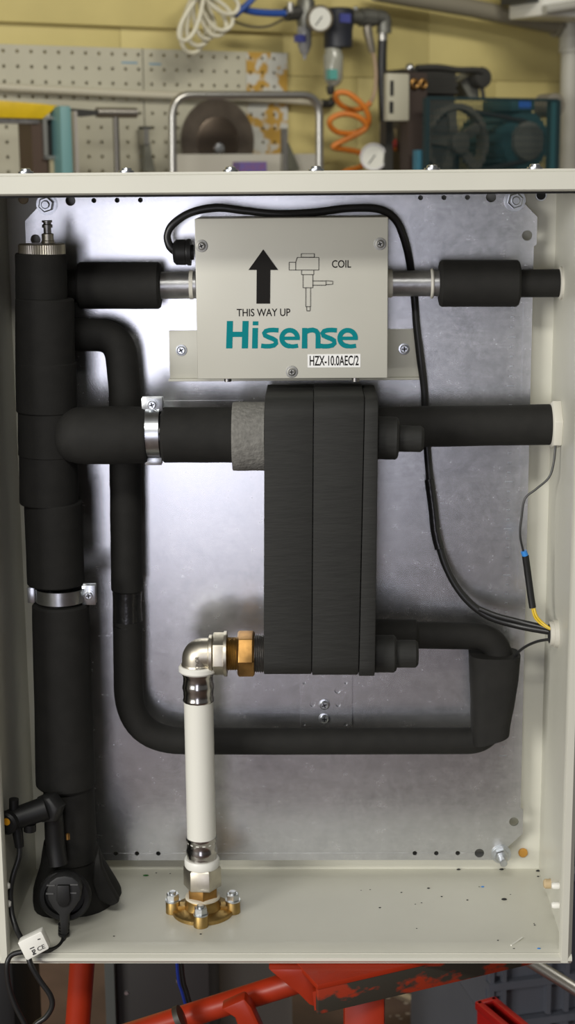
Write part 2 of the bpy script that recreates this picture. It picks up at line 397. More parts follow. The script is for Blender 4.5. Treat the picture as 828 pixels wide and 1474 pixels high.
# lower wrap running down into the boot
a, r = cx(62, 137, 1146, YT + .002); a.z = A(88, 1138, YT - .03).z; b, r1 = cx(66, 140, 1235, YT + .002)
sleeve(a, b, r * .97, 'foam_sleeve', foam, riser, 12, .02, r1, rd=.001)
# knurled cap and vent valve
a, r = cx(27, 93, 366, YT); b, _ = cx(27, 93, 351, YT); a.z = A(60, 366, YT - r).z; b.z = A(60, 352, YT - r).z
n = 64; vs = []; fs = []
cap = MB()
for zq, rr in ((a.z - .002, r), (b.z - .001, r), (b.z, r * .95)):
    for k in range(n * 2): 
        q = 2 * math.pi * k / (n * 2); rad = rr * (1 + (.022 if k % 2 and rr == r else 0)); vs.append(V((b.x + rad * math.cos(q), b.y + rad * math.sin(q), zq)))
m2 = n * 2
for i in range(2):
    for k in range(m2): fs.append((i * m2 + k, i * m2 + (k + 1) % m2, (i + 1) * m2 + (k + 1) % m2, (i + 1) * m2 + k))
fs.append(tuple(range(m2))); fs.append(tuple(2 * m2 + k for k in range(m2)))
kc = cap.add(vs, fs).build('knurled_cap', nickel, riser, angle=15)
vt = A(69, 350, YT); k = K(69, 335, YT)
MB().lathe(vt, Z, [(0, 9.5 * k), (3 * k, 9.5 * k), (4 * k, 8.6 * k), (13 * k, 8.6 * k), (14 * k, 7 * k)], 28).build('vent_valve_base', nickel, kc)
vs_ = MB().lathe(vt + Z * 14 * k, Z, [(0, 5.5 * k), (8 * k, 5.5 * k), (8 * k, 7.6 * k), (12 * k, 7.6 * k), (13 * k, 5.6 * k), (15 * k, 5.6 * k), (15.5 * k, 7.4 * k), (18 * k, 7.4 * k), (18.5 * k, 6 * k)], 24).build('vent_valve_stem', dsteel, kc)
# the tee branch that leaves to the right
YTB = .092
a = A(79, 627, YTB); b = A(213, 626, YTB); r = 41.5 * K(150, 627, YTB)
L = (b - a).length
prof = [(0, r * .30), (.0015, r * .50), (.005, r * .70), (.012, r * .87), (.022, r * .965), (.034, r), (L * .6, r * 1.01), (L - .004, r * .975), (L - .001, r * .93), (L, r * .75)]
MB().lathe(a, b - a, prof, 48).build('tee_branch_sleeve', foam, riser)
a = A(205, 626, YTB); b = A(240, 626, YTB); MB().cyl(a, b, .022).build('inner_pipe', tape, riser)
sleeve(A(233, 626, YTB), A(345, 626, YTB), 40 * K(290, 626, YTB), 'foam_sleeve', foam, riser, 21, .01)
a = A(335, 628, YTB - .003); b = A(383, 628, YTB - .003); r = 49.5 * K(360, 628, YTB)
L = (b - a).length
MB().lathe(a, b - a, [(0, r * .8), (.0003, r * .985), (.002, r), (L * .3, r * 1.005), (L * .6, r * .995), (L - .001, r), (L, r * .8)], 56).build('foam_collar', foamg, riser)['label'] = 'rough grey foam collar'
# flared boot round the foot
bt = MB(); rings = []; n = 36; fc = AZ(108, 1291, ZF)
top = A(101, 1225, YT + .002)
zs = [(0.0, 1.0), (.10, 1.0), (.25, .93), (.45, .82), (.65, .71), (.85, .64), (1.0, .58)]
Hh = top.z - ZF + .012
for t, g in zs:
    ring = []
    for k in range(n):
        q = 2 * math.pi * k / n; cxx = fc.x + (top.x - fc.x) * t; cyy = fc.y + (top.y - fc.y) * t
        rad = .0495 * g * (1 + .05 * math.sin(3 * q + 1) * (1 - t) + .03 * math.sin(5 * q + t * 2) * (1 - t))
        if math.sin(q) < 0: rad *= 1 + .10 * (1 - t) * (-math.sin(q))
        ring.append(V((cxx + rad * math.cos(q), cyy + rad * math.sin(q) * (1.0), ZF + .0004 + Hh * t)))
    rings.append(ring)
vs = [p for rg in rings for p in rg]; fs = []
for i in range(len(rings) - 1):
    for k2 in range(n): fs.append((i * n + k2, i * n + (k2 + 1) % n, (i + 1) * n + (k2 + 1) % n, (i + 1) * n + k2))
fs.append(tuple(range(n))); fs.append(tuple((len(rings) - 1) * n + k2 for k2 in range(n)))
boot = bt.add(vs, fs).build('foam_boot', foam, riser, angle=60)
# folded flap on the boot's right side
fp = [(142, 1222), (146, 1250), (158, 1276), (172, 1300), (160, 1306), (142, 1296), (133, 1272), (136, 1240)]
MB().prism([A(x, y, .078 + (y - 1222) * .0001) for x, y in fp], (0, .014, 0)).build('boot_flap', foam, boot, bevel=.003)

# ------------------------------------------------------------------ black drain valve, sensor and lead at the foot
yv = .058
drain = thing('drain_cock_sensor', A(92, 1330, yv), 'black round fitting with yellow dotted side arm at the foot of the tall pipe', 'sensor')
c = A(94, 1287, yv); k = K(94, 1287, yv)
MB().lathe(c, -Y, [(0, 38 * k), (.006, 38 * k), (.008, 35 * k), (.008, 29 * k), (.004, 28 * k)], 40).build('round_housing', blackp, drain)
MB().cyl(c, c + Y * .03, 22 * k).build('neck', blackp, drain)
MB().tube(smooth_path([A(84, 1245, .062), A(80, 1215, .066), A(78, 1185, .066), A(76, 1168, .064)], 5), .0105, 18).build('body_pipe', blackp, drain)
c2 = A(76, 1164, .056); MB().lathe(c2 + Y * .014, V((-.35, -1, .05)), [(0, .012), (.004, .0155), (.018, .0165), (.022, .015), (.024, .010)], 6, .2).build('hex_head', darkp, drain, bevel=.001)
arm = MB().cyl(A(66, 1163, .050), A(14, 1181, .040), .0128, .0118, n=24).build('side_arm', blackp, drain)
MB().cyl(A(20, 1168, .042), A(20, 1150, .042), .0052, n=16).build('upper_stub', blackp, arm)
MB().cyl(A(43, 1186, .044), A(43, 1196, .044), .0068, n=16).build('lower_stub', blackp, arm)
MB().lathe(A(12, 1182.5, .034), V((-.3, -1, 0)), [(0, .0125), (.006, .0125), (.008, .010)], 24).build('end_cap', blackp, arm)
MB().lathe(A(10, 1182.5, .0265), V((-.3, -1, 0)), [(0, .0042), (.0012, .0040)], 20).build('sticker_dot', orange_dot, arm)
MB().cyl(A(24, 1188, .040), A(28, 1219, .038), .0062, .0048, n=18).build('cable_boot', blackp, arm)
MB().lathe(A(98, 1208, .055), Z, [(0, .0022), (.006, .0022), (.007, .001)], 12).build('brass_tip', brassd, drain)

yl = .034
lead = thing('sensor_lead', A(93, 1340, yl), 'black lead with oval plug and white CE tag hanging over the cabinet edge', 'cable')
pts = [(93, 1261), (104, 1263), (113, 1270), (117, 1282), (115, 1296), (107, 1308), (99, 1318), (98, 1330), (97, 1347), (87, 1347), (86, 1330), (85, 1318), (76, 1308), (69, 1296), (67, 1282), (71, 1270), (81, 1263)]
pl = MB().prism([A(x, y, yl) for x, y in pts], (0, .015, 0)).build('plug', darkp, lead, bevel=.0025)
MB().prism([A(x, y, yl - .0035) for x, y in [(82, 1275), (100, 1275), (101, 1297), (97, 1305), (91, 1307), (85, 1305), (81, 1297)]], (0, .006, 0)).build('finger_recess', blackp, pl, bevel=.0015)
for x0, x1, yy in ((67, 79, 1274), (66, 77, 1286), (101, 112, 1273), (100, 110, 1285)):
    MB().prism([A(x0, yy, yl - .001), A(x1, yy, yl - .001), A(x1, yy + 1.5, yl - .001), A(x0, yy + 1.5, yl - .001)], (0, .003, 0)).build('grip_rib', mat('worn grey plastic', (.09, .09, .09), .4), pl)
for q in range(4): MB().lathe(A(92, 1331 + q * 4.2, yl + .007), Z, [(-.0012, .0062), (.0012, .0062)], 18).build('strain_relief_rib', blackp, pl)
MB().tube(smooth_path([A(92, 1344, yl + .006), A(91, 1354, yl), A(84, 1363, .020), A(72, 1368, .008), A(55, 1369, -.004), A(35, 1370, -.008), A(18, 1374, -.010), A(11, 1384, -.013), A(10, 1400, -.014), A(14, 1425, -.014), A(24, 1452, -.014), A(38, 1480, -.014), A(50, 1520, -.014)], 6), .0028, 12).build('plug_cable', rubber, lead)
MB().tube(smooth_path([A(28, 1217, .038), A(27, 1235, .034), A(19, 1260, .030), A(15, 1285, .026), A(17, 1315, .018), A(24, 1338, .008), A(33, 1356, -.004), A(41, 1378, -.010), A(45, 1390, -.012), A(58, 1412, -.012), A(72, 1432, -.012), A(75, 1448, -.012), A(66, 1464, -.012), A(48, 1480, -.012), A(44, 1520, -.012)], 6), .0030, 12).build('sensor_cable', rubber, lead)
tg = [(25.5, 1358), (30, 1355), (58, 1341.5), (60, 1342), (70, 1363), (70, 1366), (40, 1382.5), (37, 1381)]
tgo = MB().prism([A(x, y, -.020) for x, y in tg], (0, .012, 0)).build('cable_tag', white, lead, bevel=.0012)
tux = (A(66, 1364, -.02) - A(38, 1378, -.02)).normalized(); tuy = (A(58, 1343, -.02) - A(66, 1364, -.02)).normalized(); kk = K(40, 1360, -.0205)
lettering('CE', A(55, 1369.5, -.0203), tux, tuy, 12 * kk, 6.5 * kk, 'tag_lettering', mat('grey print', (.05, .05, .05), .5), tgo, space=.9)
for q in (0, .0): pass
bb = MB()
for (x0, y0, x1, y1) in ((43, 1366, 49, 1363.2), (45.5, 1369, 50, 1366.6), (46.5, 1369.5, 50.5, 1373.5), (50.5, 1368, 47.5, 1374), (47.5, 1374.5, 52, 1372.2), (54, 1352.5, 58, 1351.5)):
    p = A(x0, y0, -.0204); q = A(x1, y1, -.0204); bb.obox((p + q) / 2, ((q - p).normalized(), Y, (q - p).normalized().cross(Y)), ((q - p).length / 2, .0002, .0005))
bb.build('tag_symbol', MATS['grey print'], tgo)

# ------------------------------------------------------------------ pipe clamps
def clamp(c, ax, side, r, label, lug_dir):
    """bent strip round a pipe: axis ax, lugs with screws towards +-lug_dir"""
    t = thing('pipe_clamp', c, label, 'clamp', 'zinc pipe clamps')
    u = V(lug_dir).normalized(); w = V(ax).normalized().cross(u); hw = .0072; n = 48; vs = []; fs = []
    for k in range(n):
        q = 2 * math.pi * k / n; d = u * math.cos(q) + w * math.sin(q)
        for rr, h in ((r, -hw), (r + .0016, -hw), (r + .0016, hw), (r, hw)): vs.append(V(c) + d * rr + V(ax) * h)
    for k in range(n):
        for j in range(4): fs.append((k * 4 + j, ((k + 1) % n) * 4 + j, ((k + 1) % n) * 4 + (j + 1) % 4, k * 4 + (j + 1) % 4))
    MB().add(vs, fs).build('band', zinc, t)
    for sg in (1, -1):
        p = V(c) + u * sg * (r + .0055); wd_ = .0108 if sg == 1 else .0085; ln = .0072 if sg == 1 else .004
        lg = MB().obox(p - Y * .006, (u, V(ax), Y), (ln, wd_, .0009)); lg.obox(p + Y * .003, (u, V(ax), Y), (ln, wd_, .0009))
        lo = lg.build('lug', zinc, t, bevel=.0004)
        if sg == 1: cross_screw(p - Y * .0069, .0042, lo, zinc, depth=.003)
        MB().cyl(p - Y * .006, p + Y * .006, .0022, n=12).build('clamp_bolt', zinc, lo)
    MB().cyl(V(c) + Y * (r + .001), V((c[0], YP, c[2])), .004, n=14).build('stud', zinc, t)
    return t
clamp(A(221, 622, YTB), X, 0, 33.5 * K(221, 622, YTB), 'zinc pipe clamp round the horizontal branch pipe', Z)
clamp(V((A(88, 864, YT).x, YT, A(88, 863, YT - .024).z)), Z, 0, 34 * K(88, 864, YT), 'zinc pipe clamp round the tall upright pipe', X)
# rail on the plate behind the branch
a = A(205, 578, YP - .005); b = A(350, 592, YP - .005)
rl = MB().box((a.x, YP - .002, b.z), (b.x, YP, a.z)); tag(rl.build('mounting_rail', galv), 'short galvanised rail fixed on the back plate behind the horizontal branch pipe', 'rail')

# ------------------------------------------------------------------ valve box
dull = mat('dull zinc', (.34, .335, .30), .42, 1.0)
YF = .112
p0 = A(280, 315, YF); p1 = A(558, 545, YF); bx0, bx1, bz0, bz1 = p0.x, p1.x, A(420, 545, YF).z, A(420, 313.5, YF).z
vb = thing('valve_box', ((bx0 + bx1) / 2, YP, bz0), 'light grey expansion valve box printed Hisense with a black arrow', 'valve box')
body = MB().box((bx0, YF, bz0), (bx1, YP - .004, bz1)).build('cover', boxpaint, vb, bevel=.0012)
q0 = A(243, 476, YP - .002); q1 = A(604, 543, YP - .002)
br = MB().box((q0.x, YP - .002, q1.z), (q1.x, YP, q0.z)).build('bracket', boxpaint, vb, bevel=.0006)
MB().box((q0.x - .001, YP - .010, q1.z - .002), (q1.x + .001, YP - .001, q1.z + .0005)).build('bracket_lip', boxpaint, br, bevel=.0006)
for px, py in ((261, 504), (582, 502)): cross_screw(A(px, py, YP - .002), .0045, br)
for px, py in ((290, 354), (547, 351), (420, 535)):
    s = MB().lathe(A(px, py, YF), -Y, [(0, .0064), (.0006, .0064), (.0007, .0056), (.0011, .0056)], 28).build('washer', dull, body); cross_screw(A(px, py, YF) - Y * .0006, .0036, body, dull, depth=.0030)
for px in (328, 512): MB().cyl(A(px, 549, YF + .03) , A(px, 543, YF + .03), .004, n=16).build('bottom_screw', dsteel, body)
YL = YF - .0003
def tx(t, x0, y0, x1, y1, name, m, **kw):
    o = A(x0, y1, YF); w = (A(x1, y1, YF) - o).length; h = A(x0, y0, YF).z - o.z
    return lettering(t, o, X, Z, w, h, name, m, body, **kw)
tx('THIS WAY UP', 341, 444.5, 418, 455.5, 'lettering_this_way_up', ink, offset=.008)
tx('COIL', 478, 374.5, 505.5, 385.5, 'lettering_coil', ink, offset=.008)
stk = MB().box((A(443, 520, YF).x, YF - .0003, A(443, 529, YF).z), (A(519, 520, YF).x, YF, A(443, 510, YF).z)).build('type_label', stick, body)
o = A(446, 526.5, YF - .0003); lettering('HZX-10.0AEC/2', o, X, Z, (A(516.5, 526, YF) - o).length, A(446, 512, YF).z - o.z, 'lettering_type', ink, stk, lift=.0002, offset=.015)
# the word mark, drawn letter by letter in a 190 x 40 grid
LFT = [.00030]
def poly(b, pts, y=YL): b.prism([A(x, yy, YF) + V((0, -.0003, 0)) for x, yy in pts], (0, -.0001, 0))
def stroke(b, pts, w):
    """constant width stroke through pixel points"""
    P = [V((x, y, 0)) for x, y in pts]; n = len(P); L = []; Rr = []
    for i in range(n):
        d = (P[min(i + 1, n - 1)] - P[max(i - 1, 0)]).normalized(); nn = V((-d.y, d.x, 0)) * w / 2; L.append(P[i] + nn); Rr.append(P[i] - nn)
    LFT[0] += .000015; vs = [A(p.x, p.y, YF) - Y * LFT[0] for p in L + Rr]; b.add(vs, [(i, i + 1, n + i + 1, n + i) for i in range(n - 1)])
def ell(cx_, cy_, rx, ry, a0, a1, n=22): return [(cx_ + rx * math.cos(math.radians(a0 + (a1 - a0) * i / n)), cy_ + ry * math.sin(math.radians(a0 + (a1 - a0) * i / n))) for i in range(n + 1)]
def slab(b, pts): LFT[0] += .000015; b.add([A(x, y, YF) - Y * LFT[0] for x, y in pts], [tuple(range(len(pts)))])
wm = MB()
for x in (325.5, 348): slab(wm, [(x + 1.2, 462), (x + 10, 462), (x + 9, 501.5), (x, 501.5)])
slab(wm, [(334, 477.5), (350, 477.5), (350, 485), (334, 485)])
slab(wm, [(363.5, 472), (371.5, 472), (371, 501.5), (362.8, 501.5)]); slab(wm, [(364, 462.5), (372, 462.5), (371.8, 468.2), (363.8, 468.2)])
def letter_s(x):                                   # 27 wide
    stroke(wm, [(x + 25.5, 475.4), (x + 18, 474.9), (x + 12, 475.2), (x + 7, 476.6), (x + 4.8, 479.5), (x + 6, 482.8), (x + 11, 485.2), (x + 17, 487.5), (x + 21.5, 490.2), (x + 22, 494), (x + 19, 497), (x + 13, 498.3), (x + 6, 498.4), (x + .5, 497.6)], 6.6)
def letter_e(x):                                   # 30 wide
    stroke(wm, ell(x + 15, 486.7, 11.4, 11.4, 2, -300 + 28), 6.8)
    stroke(wm, [(x + 14.5, 498.2), (x + 20, 498.6), (x + 27, 497.6)], 6.0)
    slab(wm, [(x + 7, 484.4), (x + 29.6, 484.4), (x + 29.6, 489.4), (x + 7, 489.4)])
def letter_n(x):                                   # 28 wide
    slab(wm, [(x + .5, 472), (x + 8, 472), (x + 8, 501.5), (x, 501.5)])
    stroke(wm, [(x + 6, 477.3), (x + 11, 475.4), (x + 16, 474.9), (x + 20.5, 476.4), (x + 23, 479.8), (x + 23.5, 485), (x + 23.2, 501.5)], 7)
letter_s(375.5); letter_e(402); letter_n(434.5); letter_s(459.5); letter_e(485.5)
wm.build('word_mark', teal, body)
ar = MB(); slab(ar, [(379, 359), (400.5, 388.5), (389.3, 388.5), (388.8, 437), (369.2, 437), (369.6, 388.5), (357.8, 388.5)]); ar.build('up_arrow', ink, body)
dr = MB()
def oline(pts, close=True):
    q = [(230 + x / 2.76, 260 + y / 2.76) for x, y in pts]
    if close: q = q + [q[0]]
    for i in range(len(q) - 1): stroke(dr, [q[i], q[i + 1]], .75)
oline([(562, 290), (614, 290), (614, 304), (562, 304)]); oline([(546, 305), (632, 305), (632, 355), (540, 355), (540, 324)]); oline([(514, 324), (540, 324), (540, 355), (514, 355)])
oline([(563, 355), (612, 355), (612, 373), (563, 373)]); oline([(569, 373), (608, 373), (608, 425), (569, 425)]); oline([(580, 425), (599, 425), (599, 500), (580, 500)]); oline([(583, 500), (598, 500), (597, 517), (584, 517)])
oline([(608, 398), (660, 398), (660, 415), (608, 415)]); oline([(660, 397), (687, 399), (687, 411), (660, 413)])
dr.build('valve_drawing', ink, body)
# gland for the cable
g = A(279, 363, .150); k = K(265, 363, .150)
gl = MB().lathe(g, -X, [(0, 11 * k), (4 * k, 11 * k), (4 * k, 19 * k), (9 * k, 19 * k), (9 * k, 18 * k), (11 * k, 17.5 * k), (12 * k, 18.3 * k), (25 * k, 18 * k), (29 * k, 14.5 * k), (30 * k, 8 * k)], 16).build('cable_gland', blackp, vb)
# pipe ends of the valve
YV = .157
def pseg(x0, x1, y0, y1, h, name, m, par, yy=YV, r2=None):
    return sleeve(A(x0, y0, yy), A(x1, y1, yy), h * K(x0, y0, yy), name, m, par, x0, .008, (r2 * K(x0, y0, yy)) if r2 else None)
MB().cyl(A(228, 411, YV), A(283, 410, YV), 19.5 * K(250, 411, YV)).build('stub_pipe', foil, vb)
MB().lathe(A(273, 410, YV), X, [(0, .0152), (.004, .0152)], 32).build('stub_collar', gland, vb)
MB().cyl(A(556, 408, YV), A(640, 408, YV), 18.5 * K(600, 408, YV)).build('stub_pipe', foil, vb)
MB().lathe(A(558, 408, YV), X, [(0, .0148), (.005, .0148)], 32).build('stub_collar', gland, vb)
zt_ = MB().torus(A(622, 408, YV), X, 19.5 * K(600, 408, YV), .0018, 40, 8).build('cable_tie', gland, vb)

# black control cable
cbl = [(252, 362, .150), (244, 353, .150), (241, 338, .150), (250, 322, .150), (275, 306, .150), (312, 299, .150), (350, 303, .150), (400, 308, .150), (450, 306, .155), (500, 300, .160), (545, 301, .165), (570, 317, .170), (584, 350, .175), (592, 390, .184), (597, 430, .184), (600, 470, .180), (606, 520, .177), (611, 560, .180), (613, 610, .182), (618, 680, .178), (626, 750, .172), (640, 810, .165), (665, 855, .160), (700, 885, .155), (745, 900, .145), (794, 909, .125)]
pp = smooth_path([A(*c) for c in cbl], 6)
ck = thing('control_cable', A(613, 610, .18), 'thick black cable looping over the valve box and down to the right wall gland', 'cable')
MB().tube(pp, [.0042 + .0006 * noise.noise(V((i * .12, 0, 0))) for i in range(len(pp))], 14).build('sheath', rubber, ck)
MB().tube(smooth_path([A(*c) for c in [(618, 690, .176), (624, 735, .171), (627, 765, .169), (633, 790, .166)]], 5), .0054, 14).build('tape_wrap', tape, ck)
MB().tube(smooth_path([A(*c) for c in [(690, 876, .150), (715, 886, .146), (750, 895, .140), (780, 902, .130), (794, 907, .123)]], 5), .0030, 12).build('second_core', rubber, ck)

# ------------------------------------------------------------------ refrigerant line: valve -> U bend -> down -> along -> heat exchanger
YR = .158
rf = thing('insulated_refrigerant_line', A(300, 1066, YR), 'thin black foam pipe dropping behind the tall riser and running along the bottom', 'pipe')
pseg(112, 232, 411, 411, 33.5, 'thick_sleeve', foam, rf)
kq = K(180, 600, YR); rr = 23.3 * kq
path = arc_path([A(120, 411, YR), A(62, 411, YR), A(62, 482, YR), A(100, 482, YR)], .022) + arc_path([A(100, 482, YR), A(172, 482, YR), A(180, 560, YR), A(181, 700, YR)], .040, 12)[1:]
MB().tube(path, rr, 26).build('foam_sleeve', foam, rf)
sleeve(A(181, 690, YR), A(183, 852, YR), rr, 'foam_sleeve', foam, rf, 31, .02)
MB().tube([A(183, 845, YR), A(183, 870, YR), A(184, 900, YR)], [rr * .93, rr * .9, rr * .95], 26).build('tape_wrap', tape, rf)
path = arc_path([A(184, 893, YR), A(186, 1066, YR), A(400, 1067, YR)], .062, 14) + arc_path([A(400, 1067, YR), A(705, 1066, YR), A(712, 1000, YR)], .045, 12)[1:]
k0 = len(path); MB().tube(path, [rr * (.95 - .09 * min(1, i / 16)) for i in range(k0)], 26).build('foam_sleeve', foam, rf)
path = arc_path([A(716, 1000, YR), A(722, 916, YR - .004), A(600, 914, .150)], .040, 12)
MB().tube(path, rr * .86, 26).build('foam_sleeve', foam, rf)
sleeve(A(530, 913, .148), A(602, 914, .148), 22.5 * K(570, 913, .148), 'foam_sleeve', foam, rf, 35, .01)
# loose slanted wrap on the right hand bend
kw = K(710, 1000, YR)
def rr_ring(c, hx, hy, n=28, e=3.2):
    out = []
    for i in range(n):
        q = 2 * math.pi * i / n; co, si = math.cos(q), math.sin(q)
        out.append(c + X * hx * math.copysign(abs(co) ** (2 / e), co) + Y * hy * math.copysign(abs(si) ** (2 / e), si))
    return out
wr = MB(); ringz = [(712, 940, 36.5, 0), (711, 975, 34.5, 0), (709, 1010, 31, 0), (706, 1040, 28, 0), (706, 1060, 26.5, 6)]
vs = []; fs = []; n = 28
for (x, y, h, tl) in ringz:
    for p in rr_ring(A(x, y, YR - .004), h * kw, .025): vs.append(p - Z * (p.x - A(x, y, YR).x) * (-.30 if tl else 0.02))
for i in range(len(ringz) - 1):
    for k in range(n): fs.append((i * n + k, i * n + (k + 1) % n, (i + 1) * n + (k + 1) % n, (i + 1) * n + k))
fs.append(tuple(range(n))); fs.append(tuple((len(ringz) - 1) * n + k for k in range(n)))
wr.add(vs, fs).build('loose_wrap', foam, rf, angle=45)

# line from the valve out through the right wall
vo = thing('insulated_outlet_pipe', A(690, 408, YV), 'short black foam pipe from the valve box out through the right wall', 'pipe')
pseg(632, 748, 408, 408, 33.5, 'thick_sleeve', foam, vo)
e = A(745, 408, YV); MB().cyl(e, V((XI, YV, e.z)), 20 * K(780, 408, YV)).build('foam_sleeve', foam, vo)
MB().lathe(V((XI, YV, e.z)), -X, [(0, .0175), (.0022, .0175), (.0032, .0160)], 36).build('wall_grommet', gland, vo)
# upper pipe from the heat exchanger to the right wall
YU = .146
up = thing('insulated_outlet_pipe', A(690, 612, YU), 'thick black foam pipe from heat exchanger top to white hex nut on right wall', 'pipe')
a = A(540, 615, YU); b = A(801, 611, YU)
sleeve(a, V((XI - .008, YU, b.z)), 29.5 * K(680, 612, YU), 'foam_sleeve', foam, up, 40, .02)
MB().lathe(V((XI, YU, b.z)), -X, [(0, .0275), (.0085, .0275), (.010, .025)], 6, .26).build('hex_nut', mat('white hex plastic', (.66, .64, .56), .45), up, bevel=.0006)

# ------------------------------------------------------------------ plate heat exchanger
hz1 = A(450, 574, .045).z; hz0 = A(450, 978, .045).z
hx = thing('heat_exchanger', V((A(450, 978, .045).x, .105, hz0)), 'tall plate heat exchanger clad in black foam panels in the middle of the cabinet', 'heat exchanger')
def slab_yz(x0, x1, y0, y1, z0, z1, rad, name, x0b=None, x1b=None):
    pts = []
    for (cy_, cz_, a0) in ((y1 - rad, z1 - rad, 0), (y0 + rad, z1 - rad, 90), (y0 + rad, z0 + rad, 180), (y1 - rad, z0 + rad, 270)):
        for i in range(9):
            q = math.radians(a0 + i * 90 / 8); pts.append((cy_ + rad * math.cos(q), cz_ + rad * math.sin(q)))
    b = MB(); n = len(pts); vs = []
    for xa, xb in ((x0, x0b if x0b is not None else x0), (x1, x1b if x1b is not None else x1)):
        for (yy, q) in pts: t = (z1 - q) / (z1 - z0); vs.append((xa + (xb - xa) * t, yy, q))
    fs = [tuple(range(n)), tuple(range(n, 2 * n))] + [(i, (i + 1) % n, n + (i + 1) % n, n + i) for i in range(n)]
    return b.add(vs, fs).build(name, foam2, hx, bevel=.0012)
yf = .045
def ex(px, py): return A(px, py, yf).x
slab_yz(ex(381, 600), ex(451.5, 600), yf, .172, hz0 + .001, hz1, .018, 'foam_panel', ex(379.5, 970), ex(448.5, 970))
slab_yz(ex(452.2, 600), ex(525, 600), yf, .172, hz0, hz1 + .0005, .018, 'foam_panel', ex(449.3, 970), ex(516, 970))
slab_yz(ex(525.5, 600), ex(545, 600), yf + .001, .170, hz0 - .001, hz1 - .001, .016, 'foam_panel', ex(517, 970), ex(540, 970))
MB().box((ex(384, 600), yf + .012, hz0 + .004), (ex(535, 970), .160, hz1 - .004)).build('core', tape, hx)
for (x0, x1, y0, y1, ha, x2, hb, yy) in ((540, 574, 630, 631, 31, 610, 19, .080), (536, 571, 941, 941, 27, 602, 20, .080)):
    st = sleeve(A(x0, y0, yy), A(x1, y1, yy), ha * K(x0, y0, yy), 'port_stub', foam2, hx, x0, .01)
    sleeve(A(x1 - 4, y1, yy), A(x2, y1 + (1 if hb < 20 else 0), yy), hb * K(x1, y1, yy), 'port_cap', foam2, st, x1, .01)
# wall bracket carrying it
b0 = A(433, 975, YP - .002); b1 = A(507, 1047, YP - .002); w_ = b1.x - b0.x; h_ = b0.z - b1.z
def hp(px, py, r): c = A(px, py, YP - .002); return circ(c.x - b0.x, c.z - b1.z, r, 12)
hb = thing('support_bracket', ((b0.x + b1.x) / 2, YP, b1.z), 'galvanised bracket with two screws carrying the foam clad heat exchanger', 'bracket')
pt = sheet([(0, 0), (w_, 0), (w_, h_ + .04), (0, h_ + .04)], [hp(438, 983, .0018), (hp(498, 983, .0018)), hp(438, 1043, .0018), hp(498, 1043, .0018), hp(486, 994, .0036), hp(450, 1014, .0030), hp(487, 1014, .0030)], .002, (b0.x, YP - .002, b1.z), X, Z, 'bracket_plate', galv, hb)
for px, py in ((467, 1014), (467, 1034)): cross_screw(A(px, py, YP - .002), .0046, pt)
MB().box((b0.x + .008, .172, b0.z + .012), (b1.x - .008, YP - .002, b0.z + .04)).build('standoff', galv, hb)

# ------------------------------------------------------------------ white riser with brass fittings
YW = .090
fcen = AZ(291, 1313, ZF)
YW = fcen.y
wp = thing('white_riser_pipe', (A(290, 1100, YW).x, YW, ZF + .04), 'white multilayer pipe with nickel elbow standing on a brass floor flange', 'pipe')
XW = A(289, 1150, YW).x
def zq(py): return A(289, py, YW - .019).z
kx = K(289, 1100, YW)
MB().cyl((XW, YW, zq(1016)), (XW, YW, zq(1222)), .0160, n=40).build('white_pipe', wpipe, wp)
def press(z0, z1, r, name='press_sleeve'):
    L = z1 - z0; MB().lathe((XW, YW, z0), Z, [(0, r * .99), (.001, r * 1.02), (L * .08, r * 1.02), (L * .14, r * .97), (L * .36, r * .99), (L * .44, r * 1.03), (L * .54, r * 1.03), (L * .62, r * .98), (L * .84, r * .97), (L * .9, r * 1.03), (L, r * 1.03)], 14).build(name, steelp, wp, angle=50)
press(zq(1017), zq(974), .0168); press(zq(1255), zq(1214), .0168)
MB().lathe((XW, YW, zq(975)), Z, [(0, .019), (.002, .0208), (.006, .0208), (.008, .019)], 40).build('plastic_ring', white, wp)
MB().lathe((XW, YW, zq(1257)), Z, [(0, .0185), (.002, .0195), (.008, .0195), (.010, .0185)], 40).build('plastic_ring', white, wp)
# elbow
ze = A(289, 941, YW).z; kx2 = K(289, 942, YW)
xa = A(303, 940, YW).x
el = MB().tube(arc_path([(XW, YW, zq(966)), (XW, YW, ze), (xa + .004, YW, ze)], .019, 14), .0170, 36).build('elbow', nickel, wp, angle=50)
MB().lathe((XW, YW, zq(968)), Z, [(0, .0178), (.004, .0178), (.005, .0172)], 36).build('elbow_collar', nickel, el)
MB().lathe((xa - .002, YW, ze), X, [(0, .0180), (.001, .0205), (.004, .0205), (.005, .0185)], 36).build('elbow_collar', nickel, el)
lettering('UPONOR', (XW + .0028, YW - .0180, ze - .0165), V((0, 0, 1)), V((-1, 0, 0)), .0185, .0042, 'cast_lettering', mat('dull nickel relief', (.10, .09, .075), .6, .5), el, lift=.0003)
x1 = A(307, 940, YW).x; x2 = A(327, 940, YW).x; x3 = A(342, 940, YW).x; x4 = A(367, 940, YW).x; x5 = A(381, 940, YW).x
MB().lathe((x1, YW, ze), X, [(0, .0215), (.001, .0232), (x2 - x1 - .003, .0232), (x2 - x1, .0225)], 6, .35).build('nickel_hex_nut', nickel, wp, bevel=.0005)
MB().lathe((x2 - .003, YW, ze), X, [(0, .0245), (.003, .0245)], 40).build('nut_flange', nickel, wp)
prof = []
for i in range(7): t = (x3 - x2) * i / 6; prof += [(t, .0182), (t + .0008, .0170)]
MB().lathe((x2, YW, ze), X, prof, 36).build('brass_thread', brass, wp)
MB().lathe((x3, YW, ze), X, [(0, .0225), (.002, .0250), (x4 - x3 - .002, .0250), (x4 - x3, .0230)], 6, .1).build('brass_union_nut', brassd, wp, bevel=.0006)
prof = []
